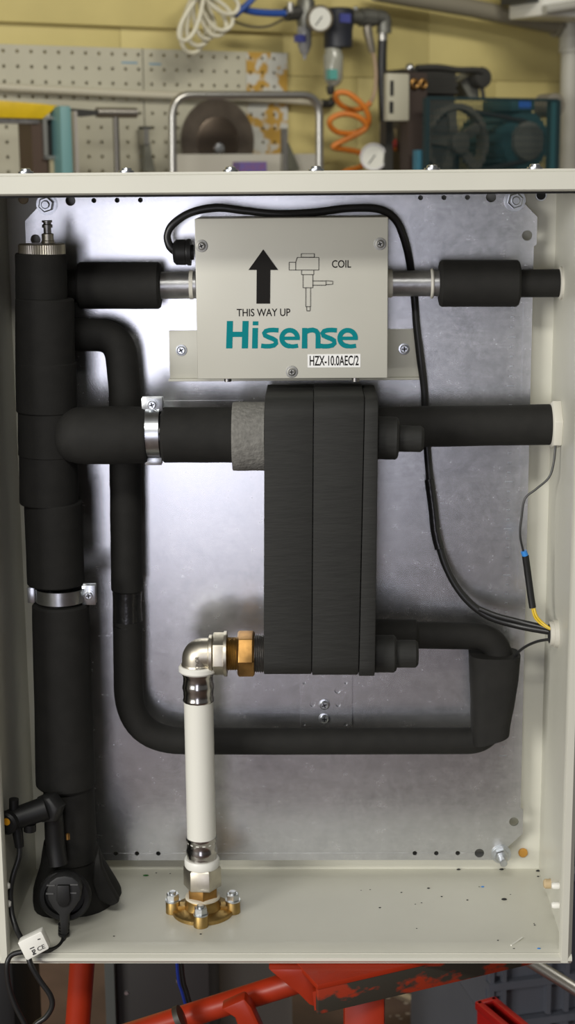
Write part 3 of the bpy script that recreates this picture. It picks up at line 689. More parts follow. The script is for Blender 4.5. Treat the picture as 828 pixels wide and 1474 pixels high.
for i in range(6): t = (x5 - x4) * i / 5; prof += [(t, .0208), (t + .0009, .0190)]
MB().lathe((x4, YW, ze), X, prof, 36).build('steel_thread', dsteel, wp)
# bottom fittings
MB().lathe((XW, YW, zq(1286)), Z, [(0, .0200), (.001, .0213), (zq(1259) - zq(1286), .0213), (zq(1256) - zq(1286), .0195)], 6, .45).build('nickel_hex_nut', nickel, wp, bevel=.0005)
MB().lathe((XW, YW, zq(1303)), Z, [(0, .0168), (.003, .0178), (zq(1284) - zq(1303), .0178)], 6, .1).build('brass_hex_nipple', brassd, wp, bevel=.0006)
fg = thing('brass_floor_flange', (XW, YW, ZF), 'brass pipe flange bolted to the cabinet floor with zinc nuts', 'flange')
zfl = zq(1301) - ZF
fbdy = MB().lathe((XW, YW, ZF + .0002), Z, [(0, .034), (.004, .034), (.0055, .032), (.007, .021), (zfl - .004, .0190), (zfl - .002, .0195), (zfl, .0185), (zfl, .015)], 44).build('flange_body', brass, fg)
MB().lathe((XW, YW, ZF + zfl - .001), Z, [(0, .0195), (.002, .0190), (.003, .0165)], 40).build('thread_sealant', mat('white sealant', (.62, .56, .44), .7), fg)
for (dx, dy) in ((-1, 0), (1, 0), (0, -1), (0, 1)):
    R_ = .0335; c = V((XW + dx * R_, YW + dy * R_, ZF + .0002))
    eb = MB().lathe(c, Z, [(0, .0082), (.012, .0080), (.0135, .007)], 24)
    pd = V((-dy, dx, 0)); eb.obox(V((XW + dx * .026, YW + dy * .026, ZF + .0050)), (V((dx, dy, 0)), pd, Z), (.009, .0055, .0048))
    eo = eb.build('flange_ear', brass, fg)
    MB().lathe(c + Z * .0135, Z, [(0, .0084), (.0016, .0084)], 24).build('washer', zinc, eo)
    MB().lathe(c + Z * .0151, Z, [(0, .0068), (.0005, .0074), (.0062, .0074), (.0072, .0065)], 6, .2 + dx).build('nut', zinc, eo)
    MB().lathe(c + Z * .0151, Z, [(0, .0040), (.0095, .0040), (.0100, .0034)], 16).build('bolt_end', zinc, eo)

# ------------------------------------------------------------------ wall gland and thin wires
yg = .120; gz = A(796, 912, yg).z
wg = thing('wall_cable_gland', (XI - .004, yg, gz), 'light grey round cable gland on the right cabinet wall', 'cable gland')
MB().lathe(V((XI, yg, gz)), -X, [(0, .0155), (.0045, .0155), (.0045, .0135), (.0085, .0135), (.0090, .0125)], 12).build('lock_nut', gland, wg)
MB().lathe(V((XI - .0086, yg, gz)), -X, [(0, .0105), (.0006, .0105)], 24).build('opening', hole, wg)
sw = thing('sensor_wire', A(755, 790, .13), 'thin black sensor wire with blue tape and yellow end from hex nut to gland', 'wire')
MB().tube(smooth_path([A(800, 640, .128), A(797, 668, .126), A(790, 688, .126), A(772, 704, .128), A(756, 718, .13), A(751, 745, .13), A(749, 770, .13), A(754, 795, .13)], 6), .0012, 8).build('wire', rubber, sw)
MB().tube([A(754, 793, .13), A(756.5, 800, .13)], .0034, 12).build('blue_tape', blue, sw)
MB().tube(smooth_path([A(756.5, 800, .13), A(760, 825, .13), A(764, 855, .128), A(767, 875, .126)], 5), .0038, 14).build('heat_shrink', blackp, sw)
MB().tube(smooth_path([A(766, 873, .126), A(770, 888, .124), A(779, 898, .121), A(793, 906, .115)], 5), .0014, 8).build('yellow_core', yellow, sw)
MB().tube(smooth_path([A(768.5, 873, .125), A(773, 887, .122), A(782, 897, .119), A(794, 906, .113)], 5), .0014, 8).build('yellow_core', yellow, sw)
tag(MB().tube(smooth_path([A(794, 920, .116), A(775, 923, .125), A(758, 930, .135), A(745, 940, .14), (A(740, 950, .145))], 5), .0016, 8).build('thin_wire', rubber), 'thin black wire from the wall gland into the slanted foam wrap', 'wire')

# ------------------------------------------------------------------ crumbs on the cabinet floor
gs = AZ(210, 1261, ZF); tag(MB().ball(gs + Z * .0009, .003, 8, 5, (1.2, .6, .25)).build('green_chip', green), 'tiny green chip lying on the cabinet floor beside the brass flange', 'chip')
sl = [AZ(736, 1362, ZF), AZ(752, 1351, ZF)]; tag(MB().tube([sl[0] + Z * .001, sl[1] + Z * .001], .0009, 8).build('plastic_sliver', white), 'pale plastic sliver lying near the front edge of the cabinet floor', 'sliver')
db = MB()
spots = [(547, 1307, 1.3), (617, 1279, 1.6), (578, 1285, 1.0), (636, 1291, 1.1), (673, 1296, 1.2), (726, 1295, 3.0), (607, 1300, .9), (598, 1302, .8), (660, 1251, 2.2), (722, 1251, 2.4), (775, 1254, 2.6), (775, 1262, 1.4), (770, 1332, 1.0), (600, 1337, .8), (717, 1354, .9), (740, 1366, 1.0), (776, 1366, 1.2), (533, 1281, .8), (520, 1282, .7), (289, 1345, 1.2), (225, 1257, .9), (245, 1258, .8), (164, 1348, 1.0), (690, 1277, .8), (735, 1288, .7), (769, 1330, .8)]
for x, y, r in spots:
    p = AZ(x, y, ZF); p.y = min(p.y, YB - .003); db.ball(p + Z * .0005, r * .0009, 7, 4, (1.3, .8, .45))
tag(db.build('dirt_crumbs', hole), 'scattered dark dirt crumbs on the cabinet floor', 'dirt', kind='stuff')
for x, y in ((695, 1277), (776, 1366)):
    p = AZ(x, y, ZF); tag(MB().ball(p + Z * .0006, .0016, 8, 5, (1.3, .8, .4)).build('blue_crumb', blue), 'tiny blue crumb beside the pale sliver' if x > 700 else 'tiny blue crumb amid dark specks on cabinet floor', 'crumb', 'blue crumbs on the cabinet floor')
# ------------------------------------------------------------------ things along the yellow wall (stand on a shelf whose top lies below the cabinet's edge)
ZS = 1.30
def wbox(px0, py0, px1, py1, o0, o1, b=None):
    """box square to the wall, its front face (offset o1) seen between two pixels"""
    p = W(px0, py1, o1); q = W(px1, py0, o1); b = b or MB()
    return b.obox((p + q) / 2 - WN * (o1 - o0) / 2, (WU, WN, ZZ), ((q - p).dot(WU) / 2, (o1 - o0) / 2, abs(q.z - p.z) / 2))
def wstand(px0, py0, px1, o0, o1, z0=ZS):
    p = W(px0, py0, o1); q = W(px1, py0, o1); s0, s1 = ws(p), ws(q)
    return MB().obox(wl((s0 + s1) / 2, (o0 + o1) / 2, (z0 + p.z) / 2), (WU, WN, ZZ), ((s1 - s0) / 2, (o1 - o0) / 2, (p.z - z0) / 2))
def wt(pts, off, r, n=12, sm=6):
    P = [W(p[0], p[1], p[2] if len(p) > 2 else off) for p in pts]; return MB().tube(smooth_path(P, sm) if sm else P, r, n)
peg = mat('pegboard grey green', (.47, .45, .35), .5, var=.04, vscale=8)
flk = mat('paint flecked board', (.52, .52, .47), .5, col2=(.45, .27, .05), vscale=22, pos=(.46, .52))
cream = mat('cream painted conduit', (.50, .47, .37), .45)
chrome = mat('dull tube steel', (.46, .45, .42), .34, .9)
dk = mat('dark machine grey', (.035, .034, .03), .5)
tealp = mat('teal machine paint', (.022, .075, .085), .45)
tealpost = mat('pale teal paint', (.13, .27, .27), .5)
shelf = MB().obox(wl(.62, .285, ZS - .02), (WU, WN, ZZ), (1.30, .283, .018)); 
for s in (-.55, .3, 1.1, 1.8): shelf.obox(wl(s, .15, ZS - .13), (WU, WN, ZZ), (.012, .145, .10))
tag(shelf.build('wall_shelf', mat('shelf wood', (.30, .22, .13), .6, var=.2, vscale=20)), 'long wooden shelf on the yellow wall behind the cabinet', 'shelf')
# pegboard panels with punched holes
pz1 = W(100, 66.5, .016).z; pitch = .038; s_first = ws(W(4.5, 73, .016)); z_first = W(4.5, 73, .016).z
def pegpanel(px0, px1, m, label):
    s0, s1 = (ws(W(px0, 66, .016)), ws(W(px1, 66, .016))); o = wl(s0, .016, ZS + .04); hs = []
    for k in range(-20, 40):
        for j in range(13):
            x = s_first + k * pitch - s0; y = z_first - j * pitch - (ZS + .04)
            if .008 < x < s1 - s0 - .008 and .01 < y < pz1 - ZS - .05: hs.append(circ(x, y, .0047, 8))
    t = sheet([(0, 0), (s1 - s0, 0), (s1 - s0, pz1 - ZS - .04), (0, pz1 - ZS - .04)], hs, .003, o, WU, ZZ, 'pegboard', m)
    b = MB(); 
    for s in (s0 + .003, s1 - .003): b.obox(wl(s, .007, (pz1 + ZS + .04) / 2), (WU, WN, ZZ), (.002, .0055, (pz1 - ZS - .04) / 2))
    e = b.build('spacer', hole, None, base=False); e.parent = t; e.matrix_parent_inverse = Matrix.Translation(-V(t.location)); tag(t, label, 'pegboard', 'grey pegboards on the yellow wall')
    return t
pa = pegpanel(-90, 204.5, peg, 'wide grey pegboard with yellow and teal tools in front of it')
pb = pegpanel(206, 354, peg, 'grey pegboard behind the steel tube frame and round saw blade')
pc = pegpanel(354.5, 413.5, flk, 'narrow pegboard strip flecked with ochre paint')
for px0, px1, py, par in ((175, 198, 90, pa), (215, 232, 92, pb)):
    p = W(px0, py, .0165); q = W(px1, py + .5, .0165); b = MB().obox((p + q) / 2, (WU, WN, ZZ), (abs((q - p).dot(WU)) / 2, .0004, .002)).build('pen_mark', mat('blue pen', (.12, .28, .42), .6), None, base=False)
    b.parent = par; b.matrix_parent_inverse = Matrix.Translation(-V(par.location))
cdt = thing('wall_conduit', W(200, 136, .03), 'cream painted conduit running across the pegboards on the yellow wall', 'conduit')
wt([(-60, 121), (0, 125.5), (100, 131), (200, 136), (300, 139.5), (400, 143), (466, 149)], .034, .0105, 16).build('pipe', cream, cdt)
wt([(462, 149), (472, 149.5), (477, 148), (479, 144, .012)], .034, .0118, 16).build('end_elbow', dk, cdt)
# bent tube frame
fr = thing('tube_frame', wl(ws(W(355, 245, .30)), .30, ZS), 'bent grey steel tube frame standing in front of the pegboard', 'frame')
P = [W(248, 300, .30), W(248, 137, .30), W(460, 137, .30), W(460, 300, .30)]; P[0].z = ZS + .004; P[3].z = ZS + .004
MB().tube(arc_path(P, .055, 10), .0105, 16).build('tube', chrome, fr)
for p in (P[0], P[3]): MB().lathe(V((p.x, p.y, ZS)), ZZ, [(0, .022), (.006, .022), (.008, .012)], 20).build('foot', dk, fr)
# circular saw blade with board in front
c = W(314, 203, .12); R_ = 62 * wk(314, 203, .12)
sb = thing('saw_blade', V((c.x, c.y, c.z - R_)), 'large dark round saw blade propped behind the tube frame', 'saw blade')
n = 96; rim = []
for k in range(n * 2): q = math.pi * k / n; rim.append((R_ * (1 if k % 2 else .965) * math.cos(q), R_ * (1 if k % 2 else .965) * math.sin(q)))
b = sheet(rim, [circ(0, 0, .012, 16)], .004, c, WU, ZZ, 'disc', mat('brown tarnished steel', (.20, .165, .13), .32, .8, var=.25, vscale=12), sb)
MB().lathe(c + WN * .0005, WN, [(0, R_ * .56), (.002, R_ * .56), (.003, R_ * .54)], 48).build('hub_plate', mat('dark tarnished steel', (.11, .085, .065), .35, .8), sb)
MB().lathe(c + WN * .0005 - ZZ * .02, WN, [(0, .016), (.01, .014), (.012, .006)], 20).build('hub_nut', zinc, sb)
b = wstand(245, 222, 459, .16, .175); b = b.build('white_board', mat('pale board', (.44, .42, .36), .6)); tag(b, 'low pale board standing before the round saw blade', 'board')
b = wstand(345, 233, 384, .20, .24).build('carton', mat('purple and red print', (.19, .09, .20), .5, col2=(.12, .10, .30), vscale=60)); tag(b, 'small purple printed carton before the pale board', 'carton')
# tools on the left
b = thing('spirit_level', W(40, 170, .30), 'bright yellow wedge ended tool resting on a teal post', 'tool')
pts = [(-60, 140), (-30, 142), (60, 149), (84, 152), (62, 171), (-60, 168)]
MB().prism([W(x, y, .30) for x, y in pts], WN * -.05).build('yellow_body', mat('yellow tool paint', (.62, .42, .01), .4, var=.1, vscale=20), b, bevel=.002)
MB().prism([W(x, y, .295) for x, y in [(-60, 168), (56, 171), (56, 178), (-60, 177)]], WN * -.04).build('steel_sole', dsteel, b)
b = wstand(45, 177, 66, .20, .29).build('brown_box', mat('dark brown', (.06, .035, .022), .6)); tag(b, 'dark brown upright box under the yellow tool', 'box')
fr2 = thing('tool_holder', W(75, 245, .30), 'grey frame with dark opening beside the teal post', 'holder')
for x0, y0, x1, y1 in ((64, 170, 67.5, 228), (83, 170, 86, 228), (64, 224, 86, 229), (64, 168, 86, 172)): wbox(x0, y0, x1, y1, .25, .30).build('frame_bar', chrome, fr2)
wbox(66, 170, 85, 226, .26, .28).build('dark_insert', dk, fr2); wstand(72, 229, 84, .26, .29).build('stand', mat('pale wood', (.46, .40, .25), .6), fr2)
b = wstand(86, 152, 103, .27, .34).build('teal_post', tealpost, bevel=.006); tag(b, 'pale teal painted upright post carrying the yellow tool', 'post')
hm = thing('long_handle_hammer', wl(ws(W(167, 245, .25)), .25, ZS), 'upright steel hammer with black handle grip before the pegboard', 'hammer')
MB().cyl(W(139, 162, .25), W(196, 162.5, .25), 7.5 * wk(167, 162, .25), n=20).build('head', mat('worn steel', (.30, .28, .25), .4, .9), hm)
p = W(166.5, 166, .25); MB().cyl(V((p.x, p.y, ZS)), p, 4.5 * wk(167, 200, .25), n=14).build('shaft', mat('dark steel', (.16, .15, .135), .45, .8), hm)
MB().prism([W(x, y, .255) for x, y in [(104, 156), (140, 159), (140, 166), (120, 168), (104, 164)]], WN * -.02).build('black_wedge', dk, hm)
b = wstand(106, 160, 111, .26, .28).build('steel_rule', mat('bright strip', (.58, .54, .49), .4, .5)); tag(b, 'thin upright steel rule beside the teal post', 'rule')
b = thing('hanging_clamp', W(212, 240, .10), 'small grey clamp hanging on the pegboard near the tube frame', 'clamp tool')
wbox(206, 182, 219, 186, .03, .06).build('jaw', dk, b); wbox(208, 185, 214, 208, .03, .06).build('handle', chrome, b); MB().prism([W(x, y, .055) for x, y in [(208, 207), (216, 205), (219, 225), (224, 247), (208, 247)]], WN * -.02).build('body', mat('olive grey steel', (.16, .16, .13), .5), b)
b = thing('try_square', W(415, 240, .20), 'steel try square leaning behind the tube frame at the pegboard edge', 'square')
wstand(407, 185, 414, .178, .19).build('blade', chrome, b); MB().prism([W(x, y, .19) for x, y in [(415, 205), (420, 215), (432, 245), (415, 245)]], WN * -.02).build('stock', mat('olive steel', (.10, .10, .075), .5), b)
# coil of white cable
cc = thing('white_cable_coil', W(290, 75, .16), 'hanging coil of cream white cable above the pegboard', 'cable')
cablew = mat('cream cable', (.62, .59, .46), .45)
for i, (x0, y0, x1, y1, x2, y2, w_) in enumerate(((284, -12, 237, 40, 275, 76, 38), (287, -8, 246, 35, 285, 66, 36), (283, -14, 262, 30, 300, 56, 30), (290, -6, 276, 22, 318, 50, 34), (286, -10, 300, 20, 330, 40, 36), (288, -14, 318, 8, 342, 14, 30), (292, -10, 262, 26, 262, 58, 24))):
    a = math.atan2(y2 - y0, x2 - x0); L = math.hypot(x2 - x0, y2 - y0) / 2; mx, my = (x0 + x2) / 2, (y0 + y2) / 2
    pts = []
    for k in range(25):
        q = 2 * math.pi * k / 24; ux_ = math.cos(q) * L; uy_ = math.sin(q) * w_ * .42 * (1 - .45 * math.cos(q + math.pi))
        pts.append((mx + ux_ * math.cos(a) - uy_ * math.sin(a), my + ux_ * math.sin(a) + uy_ * math.cos(a), .14 + .012 * i))
    wt(pts, 0, .0056, 10, 3).build('cable_loop', cablew, cc)
MB().cyl(W(287, -10, 0), W(287, -10, .24), .008, n=12).build('wall_hook', dk, cc)
bh = thing('blue_air_hose', W(380, 20, .16), 'blue air hose joining the pressure regulator', 'hose')
hosem = mat('blue hose', (.02, .07, .30), .4)
wt([(338, 22), (350, 12), (366, -4), (380, -20)], .17, .0085, 12).build('hose', hosem, bh); wt([(346, 12), (365, 17), (390, 19), (410, 19)], .15, .0095, 12).build('hose', hosem, bh)
wt([(408, 19), (416, 19)], .15, .008, 12, 0).build('ferrule', zinc, bh)
wt([(335, 30), (360, 38), (385, 38), (408, 28)], .10, .0035, 8).build('thin_tube', mat('grey thin tube', (.22, .20, .14), .5), bh)
# pressure regulator
YO = .15
gmet = mat('grey casting', (.16, .16, .14), .42, .6, var=.15, vscale=30)
rg = thing('pressure_regulator', W(445, 82, YO), 'grey air pressure regulator with round dial gauge on the yellow wall', 'regulator')
MB().cyl(W(412, 20, YO), W(432, 18, YO), .020, n=10).build('inlet_fitting', dk, rg); wt([(418, 20), (418, 4)], YO + .01, .010, 12, 0).build('bleed_screw', chrome, rg)
MB().lathe(W(440, 44, YO), ZZ, [(0, .020), (.03, .026), (.075, .026), (.085, .020), (.14, .019)], 20).build('body', gmet, rg)
MB().lathe(W(438.5, 76, YO), ZZ, [(-.018, .004), (-.006, .006), (0, .012), (.02, .019), (.065, .020), (.075, .016)], 20).build('drain_cup', mat('clear grey cup', (.26, .26, .26), .25), rg)
wbox(430, 50, 440, 60, YO, YO + .024).build('blue_label', mat('blue label', (.06, .07, .28), .5), rg)
def gauge(px, py, off, r, par, bez, tilt):
    c = W(px, py, off); ax = (CAM - c).normalized() + V(tilt); ax.normalize()
    g = MB().lathe(c - ax * .03, ax, [(0, r * .9), (.02, r), (.034, r), (.036, r * .93), (.031, r * .82)], 40).build('gauge_case', bez, par)
    MB().lathe(c + ax * .0012, ax, [(0, r * .82), (.0005, r * .82)], 32).build('gauge_face', mat('gauge face', (.66, .66, .60), .35), g)
    u, w_ = frame(ax); d = (u * .6 + w_ * .8).normalized(); MB().obox(c + ax * .003 + d * r * .2, (d, ax.cross(d), ax), (r * .4, .0014, .0004)).build('gauge_needle', hole, g)
    return g
gauge(461, 27, YO + .09, 20 * wk(461, 27, YO + .09), rg, mat('gauge bezel', (.34, .30, .24), .3, .9), (.25, 0, 0))
MB().cyl(W(452, 27, YO), W(460, 27, YO + .08), .010, n=12).build('gauge_stem', gmet, rg)
# air filter
af = thing('air_filter', W(480, 135, YO), 'dark air filter with grey bowl hanging beside the dial gauge', 'filter')
navy = mat('dark navy casting', (.018, .02, .028), .45)
b0 = W(487, 70, YO); hb_ = (W(487, 12, YO) - b0).length
MB().lathe(b0, ZZ, [(0, .034), (.004, .040), (hb_ * .45, .040), (hb_ * .6, .044), (hb_ * .95, .044), (hb_, .038)], 26).build('head', navy, af)
b1 = W(480, 124, YO); hb1 = (W(480, 76, YO) - b1).length
MB().lathe(b1, ZZ, [(0, .012), (.008, .020), (.02, .026), (hb1 * .9, .028), (hb1, .024), (hb1 + .012, .024)], 24).build('bowl', mat('smoky bowl', (.30, .30, .25), .2, var=.05), af)
wbox(475, 100, 486, 114, YO + .01, YO + .0285).build('teal_patch', mat('teal patch', (.10, .34, .30), .4), af)
MB().lathe(W(476, 137, YO), ZZ, [(0, .006), (.008, .011), (.024, .012)], 14).build('drain_nipple', dk, af)
wbox(490, 20, 505, 32, YO + .02, YO + .0445).build('blue_label', MATS['blue label'], af)
mf = thing('pipe_manifold', W(530, 30, YO), 'grey threaded pipe fittings between air filter and black hose', 'pipe fitting')
MB().cyl(W(504, 25, YO), W(548, 25, YO), .019, n=18).build('pipe', gmet, mf); MB().lathe(W(527, 25, YO) - WU * .02, WU, [(0, .026), (.045, .026)], 10).build('tee', gmet, mf)
MB().tube(arc_path([W(540, 25, YO), W(553, 25, YO), W(553, 48, YO)], .022, 8), .021, 18).build('elbow', gmet, mf)
MB().tube([W(528, 30, YO), W(530, 48, YO), W(536, 75, YO)], [.013, .0135, .010], 14).build('quick_coupling', mat('satin fitting', (.36, .33, .27), .35, .8), mf)
MB().ball(W(512, 13, YO), .008, 10, 8).build('bright_screw', zinc, mf)
oh = thing('orange_coil_hose', W(515, 240, YO + .02), 'springy orange coil air hose hanging on the yellow wall', 'hose')
om = mat('orange hose', (.62, .19, .025), .42)
wt([(536, 74), (539, 84), (541, 100), (541, 120), (538, 138), (530, 152)], YO, .0058, 10).build('lead_end', mat('faded orange hose', (.36, .26, .17), .5), oh)
wt([(533, 148, .15), (524, 155, .15), (508, 158, .16), (492, 152, .17), (484, 142, .18), (486, 134, .19), (500, 134, .2), (517, 146, .21), (528, 160, .21), (531, 174, .2), (526, 184, .18), (508, 192, .16), (486, 190, .16), (475, 180, .17), (478, 170, .18), (495, 164, .19), (515, 168, .2), (528, 180, .2), (520, 190, .19), (500, 200, .18), (480, 211, .17), (496, 215, .16), (516, 219, .16), (528, 228, .16), (520, 240, .17), (500, 246, .18), (490, 252, .18)], 0, .0078, 12).build('coil', om, oh)
kh = thing('black_air_hose', W(551, 120, YO), 'straight black hose with brass ends hanging from the grey fittings', 'hose')
wt([(551, 56), (550, 90), (551, 130), (553, 178)], YO, .0135, 14).build('hose', mat('black hose', (.014, .014, .014), .4), kh)
for py in (52, 182): MB().lathe(W(551 if py < 100 else 553, py, YO) - ZZ * .012, ZZ, [(0, .014), (.024, .014)], 12).build('ferrule', chrome, kh)
p = W(553, 184, YO); MB().cyl(V((p.x, p.y, ZS + .14)), p, .014, n=12).build('lower_fitting', mat('satin fitting', (0, 0, 0)), kh)
wg2 = thing('white_dial_gauge', W(538, 245, .30), 'white rimmed round dial gauge below the orange coil hose', 'gauge')
gauge(538, 226, .30, 20 * wk(538, 226, .30), wg2, mat('white rim', (.66, .65, .66), .35), (-.1, 0, -.1))
p = W(540, 232, .27); MB().cyl(V((p.x, p.y, ZS)), p, .012, n=12).build('gauge_post', chrome, wg2)
rv = thing('red_valve_hose', W(570, 245, .2), 'red lever valve and orange loop beside the white dial gauge', 'valve')
wt([(562, 214), (568, 208), (576, 196)], .22, .008, 10).build('red_lever', mat('red plastic', (.42, .03, .02), .4), rv); wt([(562, 214), (572, 216), (577, 228), (573, 246), (568, 262)], .22, .0058, 10).build('orange_loop', om, rv)
p = W(579, 185, .22); q = W(579, 222, .22); MB().lathe(q, ZZ, [(-.10, .012), (0, .014), (.02, .022), (p.z - q.z, .024)], 14).build('valve_body', MATS['satin fitting'], rv)
# compressor
cp_ = thing('air_compressor', wl(ws(W(700, 245, .35)), .32, ZS), 'dark belt driven air compressor behind a teal mesh guard', 'compressor')
bxm = mat('cream switch box', (.42, .40, .31), .5)
sbx = wbox(558, 106, 590, 174, .40, .42).build('switch_box', bxm, cp_, bevel=.004)
for x0, y0, x1, y1 in ((562, 116, 567, 138), (561, 146, 566.5, 163)): wbox(x0, y0, x1, y1, .41, .4215).build('slot', hole, sbx)
wstand(589, 104, 615, .36, .40).build('dark_cabinet', mat('dark brown metal', (.045, .032, .026), .5), cp_)
wstand(556, 174, 566, .30, .33).build('switch_leg', dk, cp_)
for px in (597, 609): MB().torus(W(px, 121, .405), WN, .010, .005, 20, 8).build('brass_knob', brassd, cp_)
MB().ball(W(590, 98, .38), .012, 12, 8).build('bright_knob', zinc, cp_)
for i in range(7): wbox(598, 99 + i * 5.2, 660 - (i % 2) * 3, 102 + i * 5.2, .18, .34).build('cooling_fin', dk, cp_)
wstand(601, 97, 656, .20, .325).build('pump_block', mat('charcoal casting', (.05, .047, .04), .5), cp_)
wt([(600, 98), (630, 97), (660, 101), (685, 101), (694, 104)], .34, .009, 12).build('head_pipe', dk, cp_)
MB().lathe(W(694, 112, .33), WN, [(-.05, .026), (0, .030), (.01, .026), (.012, .012)], 28).build('intake_filter', dk, cp_)
MB().prism([W(x, y, .30) for x, y in [(663, 118), (678, 105), (690, 112), (690, 140), (676, 140)]], WN * -.06).build('crank_cover', mat('grey machine paint', (.15, .15, .13), .5), cp_)
wt([(692, 120), (695, 132), (696, 143)], .33, .006, 8).build('hose_end', dk, cp_)
fc2 = W(655, 205, .33); rw = 56 * wk(655, 205, .33)
fwm = mat('flywheel iron', (.15, .14, .115), .45, .4)
fy = MB().lathe(fc2 - WN * .02, WN, [(0, rw * .86), (0, rw), (.035, rw), (.035, rw * .86), (0, rw * .86)], 48, cap=False).build('flywheel', fwm, cp_)
for k in range(5):
    q = 2 * math.pi * k / 5 + .5; d = WU * math.cos(q) + ZZ * math.sin(q); e = WU * -math.sin(q) + ZZ * math.cos(q)
    MB().obox(fc2 + d * rw * .5, (d, e, WN), (rw * .42, .014, .006)).build('spoke', fwm, fy)
MB().lathe(fc2 - WN * .03, WN, [(0, .03), (.06, .03), (.062, .02)], 20).build('hub', fwm, fy)
mc = W(757, 203, .33); mr_ = 46 * wk(757, 203, .33)
mo = MB().lathe(mc - WN * .22, WN, [(0, mr_ * .9), (.02, mr_), (.20, mr_), (.22, mr_ * .92), (.225, mr_ * .5)], 40).build('motor', tealp, cp_)
for k in range(20):
    q = 2 * math.pi * k / 20; d = WU * math.cos(q) + ZZ * math.sin(q); MB().obox(mc - WN * .11 + d * mr_, (d, WU * -math.sin(q) + ZZ * math.cos(q), WN), (.006, .002, .09)).build('motor_fin', tealp, mo)
MB().lathe(mc + WN * .004, WN, [(0, mr_ * .62), (.012, mr_ * .60), (.02, mr_ * .3)], 32).build('motor_pulley', mat('pulley grey', (.22, .22, .19), .4, .5), mo)
wbox(736, 143, 770, 160, .20, .34).build('terminal_box', tealp, mo, bevel=.005); wbox(748, 146, 764, 156, .335, .3415).build('blue_plate', mat('bright blue', (.03, .13, .5), .4), mo)
MB().lathe(W(781, 153, .22), WN, [(0, .035), (.06, .035), (.065, .02)], 20).build('fan_cover', mat('grey cover', (.22, .20, .16), .5), mo)
p = mc - WN * .11; MB().obox(V((p.x, p.y, (ZS + mc.z - mr_ * .8) / 2)), (WU, WN, ZZ), (.07, .07, (mc.z - mr_ * .8 - ZS) / 2)).build('motor_foot', tealp, cp_)
p = fc2 - WN * .05; MB().obox(V((p.x, p.y, (ZS + fc2.z) / 2)), (WU, WN, ZZ), (.04, .02, (fc2.z - ZS) / 2)).build('pump_foot', dk, cp_)
belt = mat('belt rubber', (.02, .02, .02), .6)
for sg in (1, -1): wt([(655, 205 - sg * 50), (757, 203 - sg * 28)], .335, .007, 8, 0).build('drive_belt', belt, cp_)
gp = W(614, 141, .46); gq = W(803, 141, .46); s0, s1 = ws(gp), ws(gq); zt2 = W(700, 142.5, .46).z
gfm = mat('guard paint', (.010, .028, .032), .5)
gf = MB()
for s in (s0, s1): gf.obox(wl(s, .46, (ZS + zt2) / 2), (WU, WN, ZZ), (.006, .008, (zt2 - ZS) / 2))
gf.obox(wl((s0 + s1) / 2, .46, zt2), (WU, WN, ZZ), ((s1 - s0) / 2, .005, .004)); gfo = gf.build('guard_frame', gfm, cp_)
wstand(795, 143, 804, .44, .463).build('guard_post', tealp, cp_)
gm = MB(); k = s0
while k < s1: gm.obox(wl(k, .46, (ZS + zt2) / 2), (WU, WN, ZZ), (.0013, .0009, (zt2 - ZS) / 2)); k += .0110
zz_ = ZS + .05
while zz_ < zt2: gm.obox(wl((s0 + s1) / 2, .46, zz_), (WU, WN, ZZ), ((s1 - s0) / 2, .0008, .0007)); zz_ += .0180
tag(gm.build('guard_mesh', gfm, gfo), kind='stuff')
b = wstand(601, 216, 609, .42, .44).build('blue_bottle_post', mat('faded blue', (.05, .17, .24), .5), cp_); b.name = 'blue_strut'
# service pipes at the right end of the wall
sp_ = thing('service_pipe', wl(ws(W(824, 240, .12)), .12, 0), 'grey white painted pipe rising along the right end of the yellow wall', 'pipe')
p = W(822, 66, .12); a = V((p.x, p.y, 0)); wpn = mat('grey white pipe paint', (.42, .41, .36), .5)
MB().tube(arc_path([a, V((p.x, p.y, p.z + .10)), V((p.x, p.y, p.z + .10)) + WU * -.03 + ZZ * .05, V((p.x, p.y, p.z + .6))], .04, 8), .030, 20).build('pipe', wpn, sp_)
MB().lathe(W(822, 66, .12), ZZ, [(-.02, .036), (.05, .036)], 20).build('pipe_joint', wpn, sp_)
cpz = thing('ceiling_pipe', W(680, 18, .16), 'dull grey pipe sloping along the top of the yellow wall', 'pipe')
MB().tube([W(540, -12, .10), W(680, 12, .10), W(806, 38, .10)], .026, 18).build('pipe', mat('dusty grey pipe', (.22, .20, .15), .6), cpz)
MB().cyl(W(806, 38, .10) - WU * .02, W(806, 38, .10) + WU * .01, .032, n=18).build('pipe_end', mat('dusty grey pipe', (0, 0, 0)), cpz)
tr = thing('white_duct', W(800, 10, .3), 'white boxed duct with round pipe above the right end of the wall', 'duct')
wbox(782, -60, 870, 22, .14, .30).build('duct_box', white, tr, bevel=.006); wbox(758, -60, 784, 2, .16, .28).build('duct_box', dk, tr)
MB().cyl(W(784, 14, .33), W(860, 2, .33), 7 * wk(800, 10, .33), n=18).build('round_pipe', wpn, tr)

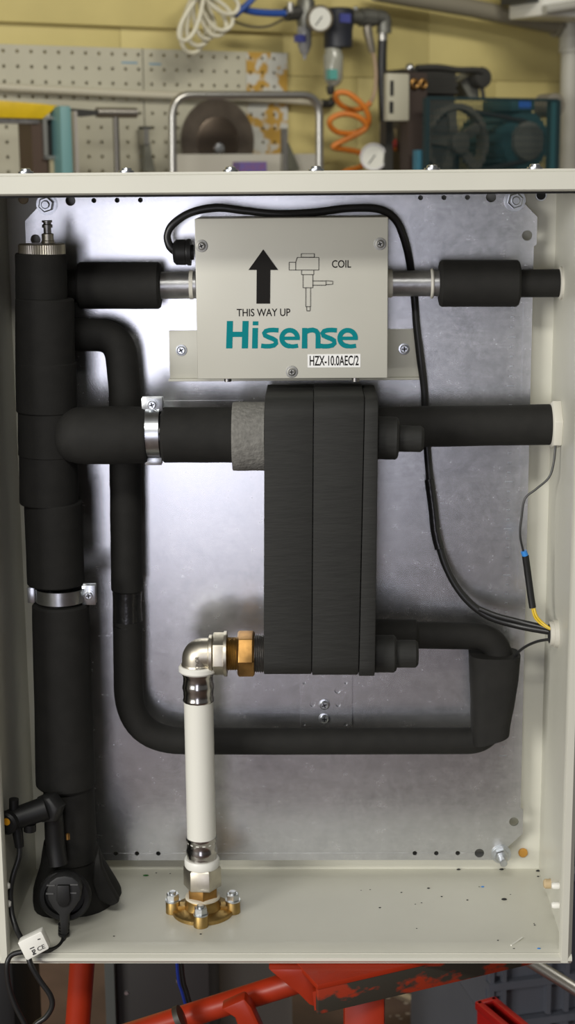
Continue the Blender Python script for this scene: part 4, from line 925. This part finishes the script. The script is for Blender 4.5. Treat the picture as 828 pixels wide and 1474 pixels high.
# ------------------------------------------------------------------ below the cabinet
om2 = mat('orange red trolley paint', (.30, .022, .005), .36, var=.08, vscale=12)
worn = mat('worn orange edge', (.29, .026, .007), .5, col2=(.035, .030, .022), vscale=22, stretch=(1, 1, 2), pos=(.50, .56))
tz = ZBt - .0006
co = AZ(457, 1418, tz); u1 = (AZ(560, 1394.5, tz) - co); u1.z = 0; u1.normalize(); u2 = V((-u1.y, u1.x, 0))
lt = thing('lift_trolley', (co.x, .15, 0), 'orange red painted steel lift trolley under the cabinet', 'trolley')
MB().obox(co + u1 * .14 + u2 * .10 - Z * .003, (u1, u2, Z), (.14, .10, .003)).build('top_plate', om2, lt, bevel=.001)
MB().obox(co + u1 * .1405 + u2 * .004 - Z * .019, (u1, u2, Z), (.1395, .003, .0155)).build('worn_front_rail', worn, lt, bevel=.001)
MB().prism([A(x, y, -.004) for x, y in [(385, 1395), (446, 1395), (455, 1421), (457, 1452), (445, 1447), (430, 1432), (405, 1412)]], (0, .05, 0)).build('gusset', om2, lt, bevel=.003)
MB().prism([A(x, y, -.033) for x, y in [(450, 1428), (458, 1426), (458, 1452), (453, 1455)]], (0, .01, 0)).build('corner_chip', om2, lt)
MB().obox(V((-.02, .22, tz - .015)), (X, Y, Z), (.24, .03, .0145)).build('rear_cross_bar', om2, lt)
pb0 = A(118, 1391, .10); pb1 = A(112, 1474, .10); dd = (pb1 - pb0).normalized(); ptop = pb0 + dd * ((tz - .001 - pb0.z) / dd.z)
pend = pb0 + dd * ((.04 - pb0.z) / dd.z)
MB().cyl(pend, ptop, 18 * K(115, 1430, .10), n=28).build('post', om2, lt)
pq = pb0 + dd * ((.55 - pb0.z) / dd.z)
MB().cyl(A(430, 1412, .02), pq, 17.5 * K(350, 1440, .02), n=28).build('diagonal_brace', om2, lt)
MB().cyl(A(262, 1464, .02) , A(255, 1467, .02), 18.3 * K(350, 1440, .02), n=28).build('brace_band', worn, lt)
MB().prism([A(x, y, -.005) for x, y in [(318, 1453), (352, 1438), (362, 1450), (385, 1500), (350, 1500), (338, 1466)]], (0, .02, 0)).build('lower_gusset', om2, lt, bevel=.003)
cl = A(524, 1455, .03); MB().box((cl.x - .022, .01, .05), (cl.x + .022, .055, tz - .035)).build('column', om2, lt, bevel=.004)
MB().box((-.26, -.05, .03), (.24, .02, .07)).build('base_beam', om2, lt, bevel=.004); MB().box((-.26, .18, .03), (.24, .24, .07)).build('base_beam', om2, lt, bevel=.004)
MB().box((-.26, .0, .035), (-.21, .22, .065)).build('base_side', om2, lt); MB().box((.19, .0, .035), (.24, .22, .065)).build('base_side', om2, lt)
for x in (-.235, .215):
    for y in (-.015, .21): MB().cyl((x - .012, y, .03), (x + .012, y, .03), .03, n=24).build('wheel', blackp, lt)
MB().box((pend.x - .025, .07, .035), (pend.x + .025, .20, .062)).build('base_side', om2, lt)
# dark steel housing behind
hs = thing('steel_housing', (A(235, 1430, .62).x, .70, 0), 'dark grey steel housing on the floor behind the orange diagonal tube', 'housing')
h0 = A(166, 1430, .62).x; h1 = A(302, 1430, .62).x
MB().box((h0, .62, 0), (h1, .84, .56)).build('shell', mat('dark grey steel', (.030, .028, .027), .45), hs, bevel=.003); MB().box((h0 - .012, .60, 0), (h0 + .002, .64, .56)).build('edge_angle', mat('grey green steel', (.07, .075, .07), .45), hs)
for px, py in ((182, 1429), (257, 1412), (210, 1480)): MB().lathe(A(px, py, .62), -Y, [(0, .0035), (.002, .003)], 12).build('rivet', zinc, hs)
b = MB().box((A(303, 1400, .86).x, .86, 0), (A(420, 1400, .86).x, .875, .50)).build('pale_board', mat('pale grey board', (.30, .28, .23), .6)); tag(b, 'pale grey upright board behind the orange gusset', 'board')
b = MB().box((A(-40, 1400, .5).x, .5, 0), (A(20, 1400, .5).x, .7, .50)).build('black_bin', blackp, bevel=.01); tag(b, 'black bin on the floor behind the hanging cable', 'bin')
wr_ = thing('hanging_wires', A(262, 1430, .2), 'blue and black wires hanging beside the dark steel housing', 'wire')
for dx, m, r in ((0, mat('blue wire', (.01, .03, .25), .4), .0022), (7, rubber, .0022), (3, rubber, .0018)):
    p = A(253 + dx * .6, 1380, .16); P = [V((p.x, .16, ZBt - .001)), A(256 + dx, 1400, .16), A(263 + dx, 1430, .16), A(271 + dx, 1460, .16), A(280 + dx, 1500, .16)]
    MB().tube(smooth_path(P, 5), r, 8).build('wire', m, wr_)
# crates, bin and bits at the right
crm = mat('blue grey crate plastic', (.12, .13, .16), .45, var=.05, vscale=10)
def crate(zb, label):
    a = A(699, 1430, .72); ang = math.radians(14); u = V((math.cos(ang), math.sin(ang), 0)); w = V((-u.y, u.x, 0)); L = .58; D = .38; Hc = .235
    t = thing('plastic_crate', V((a.x, a.y, zb)) + u * L / 2 + w * D / 2, label, 'crate', 'grey crates stacked beside the trolley'); o = V((a.x, a.y, zb))
    th = .004
    MB().obox(o + u * L / 2 + w * th + Z * Hc / 2, (u, w, Z), (L / 2, th, Hc / 2)).build('front_wall', crm, t); MB().obox(o + u * L / 2 + w * (D - th) + Z * Hc / 2, (u, w, Z), (L / 2, th, Hc / 2)).build('rear_wall', crm, t)
    for k in (th, L - th): MB().obox(o + u * k + w * D / 2 + Z * Hc / 2, (u, w, Z), (th, D / 2 - .008, Hc / 2)).build('end_wall', crm, t)
    MB().obox(o + u * L / 2 + w * D / 2 + Z * .004, (u, w, Z), (L / 2 - .01, D / 2 - .01, .004)).build('bottom', crm, t)
    for k in (.006, .026, .10, .13, .45, .48): MB().obox(o + u * k - w * .006 + Z * Hc / 2, (u, w, Z), (.0035, .007, Hc / 2 - .002)).build('rib', crm, t)
    for j in range(7): MB().obox(o + u * .016 - w * .004 + Z * (.012 + j * .034), (u, w, Z), (.010, .005, .004)).build('rib', crm, t)
    for zq_ in (Hc - .006, .06): MB().obox(o + u * L / 2 - w * .007 + Z * zq_, (u, w, Z), (L / 2, .008, .006)).build('rim', crm, t)
crate(0, 'blue grey plastic crate, lower one of the stack beside the trolley'); crate(.236, 'blue grey ribbed plastic crate on top of the stack beside the trolley')
mb_ = A(775, 1391, .45); me_ = A(835, 1428, .40)
tp = thing('metal_tube_stand', V((me_.x, me_.y, 0)), 'thin bright metal tube slanting in front of the grey crates', 'tube')
MB().tube([mb_ + (mb_ - me_) * .6, mb_, me_, me_ + (me_ - mb_) * .4, V((me_.x + .12, .38, .0))], .0085, 14).build('tube', chrome, tp)
rbn = thing('red_bin', V((A(710, 1470, .46).x, .6, 0)), 'narrow bright red plastic bin on the floor before the grey crates', 'bin')
rm_ = mat('red bin plastic', (.40, .012, .010), .35); ra = AZ(690, 1448, .40); ua = (AZ(728, 1480, .40) - ra).normalized(); wa = V((-ua.y, ua.x, 0)); zr = ra.z
for (o_, dx_, hl, hw) in ((ra + ua * .10, ua, .10, .003), (ra + wa * .012, wa, .012, .003), (ra + ua * .2 + wa * .012, wa, .012, .003), (ra + ua * .10 + wa * .024, ua, .10, .003)):
    MB().obox(V((o_.x, o_.y, zr / 2)), (dx_, Z.cross(dx_), Z), (hl, hw, zr / 2)).build('wall', rm_, rbn)
    MB().obox(V((o_.x, o_.y, zr)), (dx_, Z.cross(dx_), Z), (hl + .004, .005, .006)).build('rim', rm_, rbn, bevel=.002)
MB().obox(V((ra.x, ra.y, .004)) + ua * .1 + wa * .012, (ua, wa, Z), (.10, .012, .004)).build('bottom', rm_, rbn)
b = thing('black_stool_base', AZ(660, 1455, 0), 'black crossed tube legs lying on the brown floor', 'stand')
MB().tube([AZ(600, 1398, .012), AZ(630, 1435, .012), AZ(672, 1484, .012)], .0115, 12).build('leg', blackp, b); MB().tube([AZ(600, 1482, .012), AZ(640, 1466, .012), AZ(705, 1452, .012)], .0115, 12).build('leg', blackp, b)
tag(MB().tube([AZ(645, 1400, .006), AZ(626, 1435, .006), AZ(604, 1482, .006)], .0045, 10).build('red_rod', mat('dark red rod', (.25, .02, .012), .45)), 'thin dark red rod lying on the brown floor', 'rod')
tag(MB().obox(AZ(585, 1436, .004), (V((.8, -.6, 0)), V((.6, .8, 0)), Z), (.03, .008, .004)).build('wood_chip', mat('pale wood chip', (.42, .34, .24), .6)), 'pale wood offcut lying on the brown floor by the trolley', 'offcut')
fk = MB()
for i in range(60):
    p = AZ(random.uniform(555, 700), random.uniform(1395, 1474), .0005); fk.obox(p, (X, Y, Z), (random.uniform(.001, .004), random.uniform(.001, .003), .0006))
tag(fk.build('floor_litter', mat('pale litter', (.34, .28, .22), .7)), 'scattered pale litter specks on the brown floor', 'litter', kind='stuff')
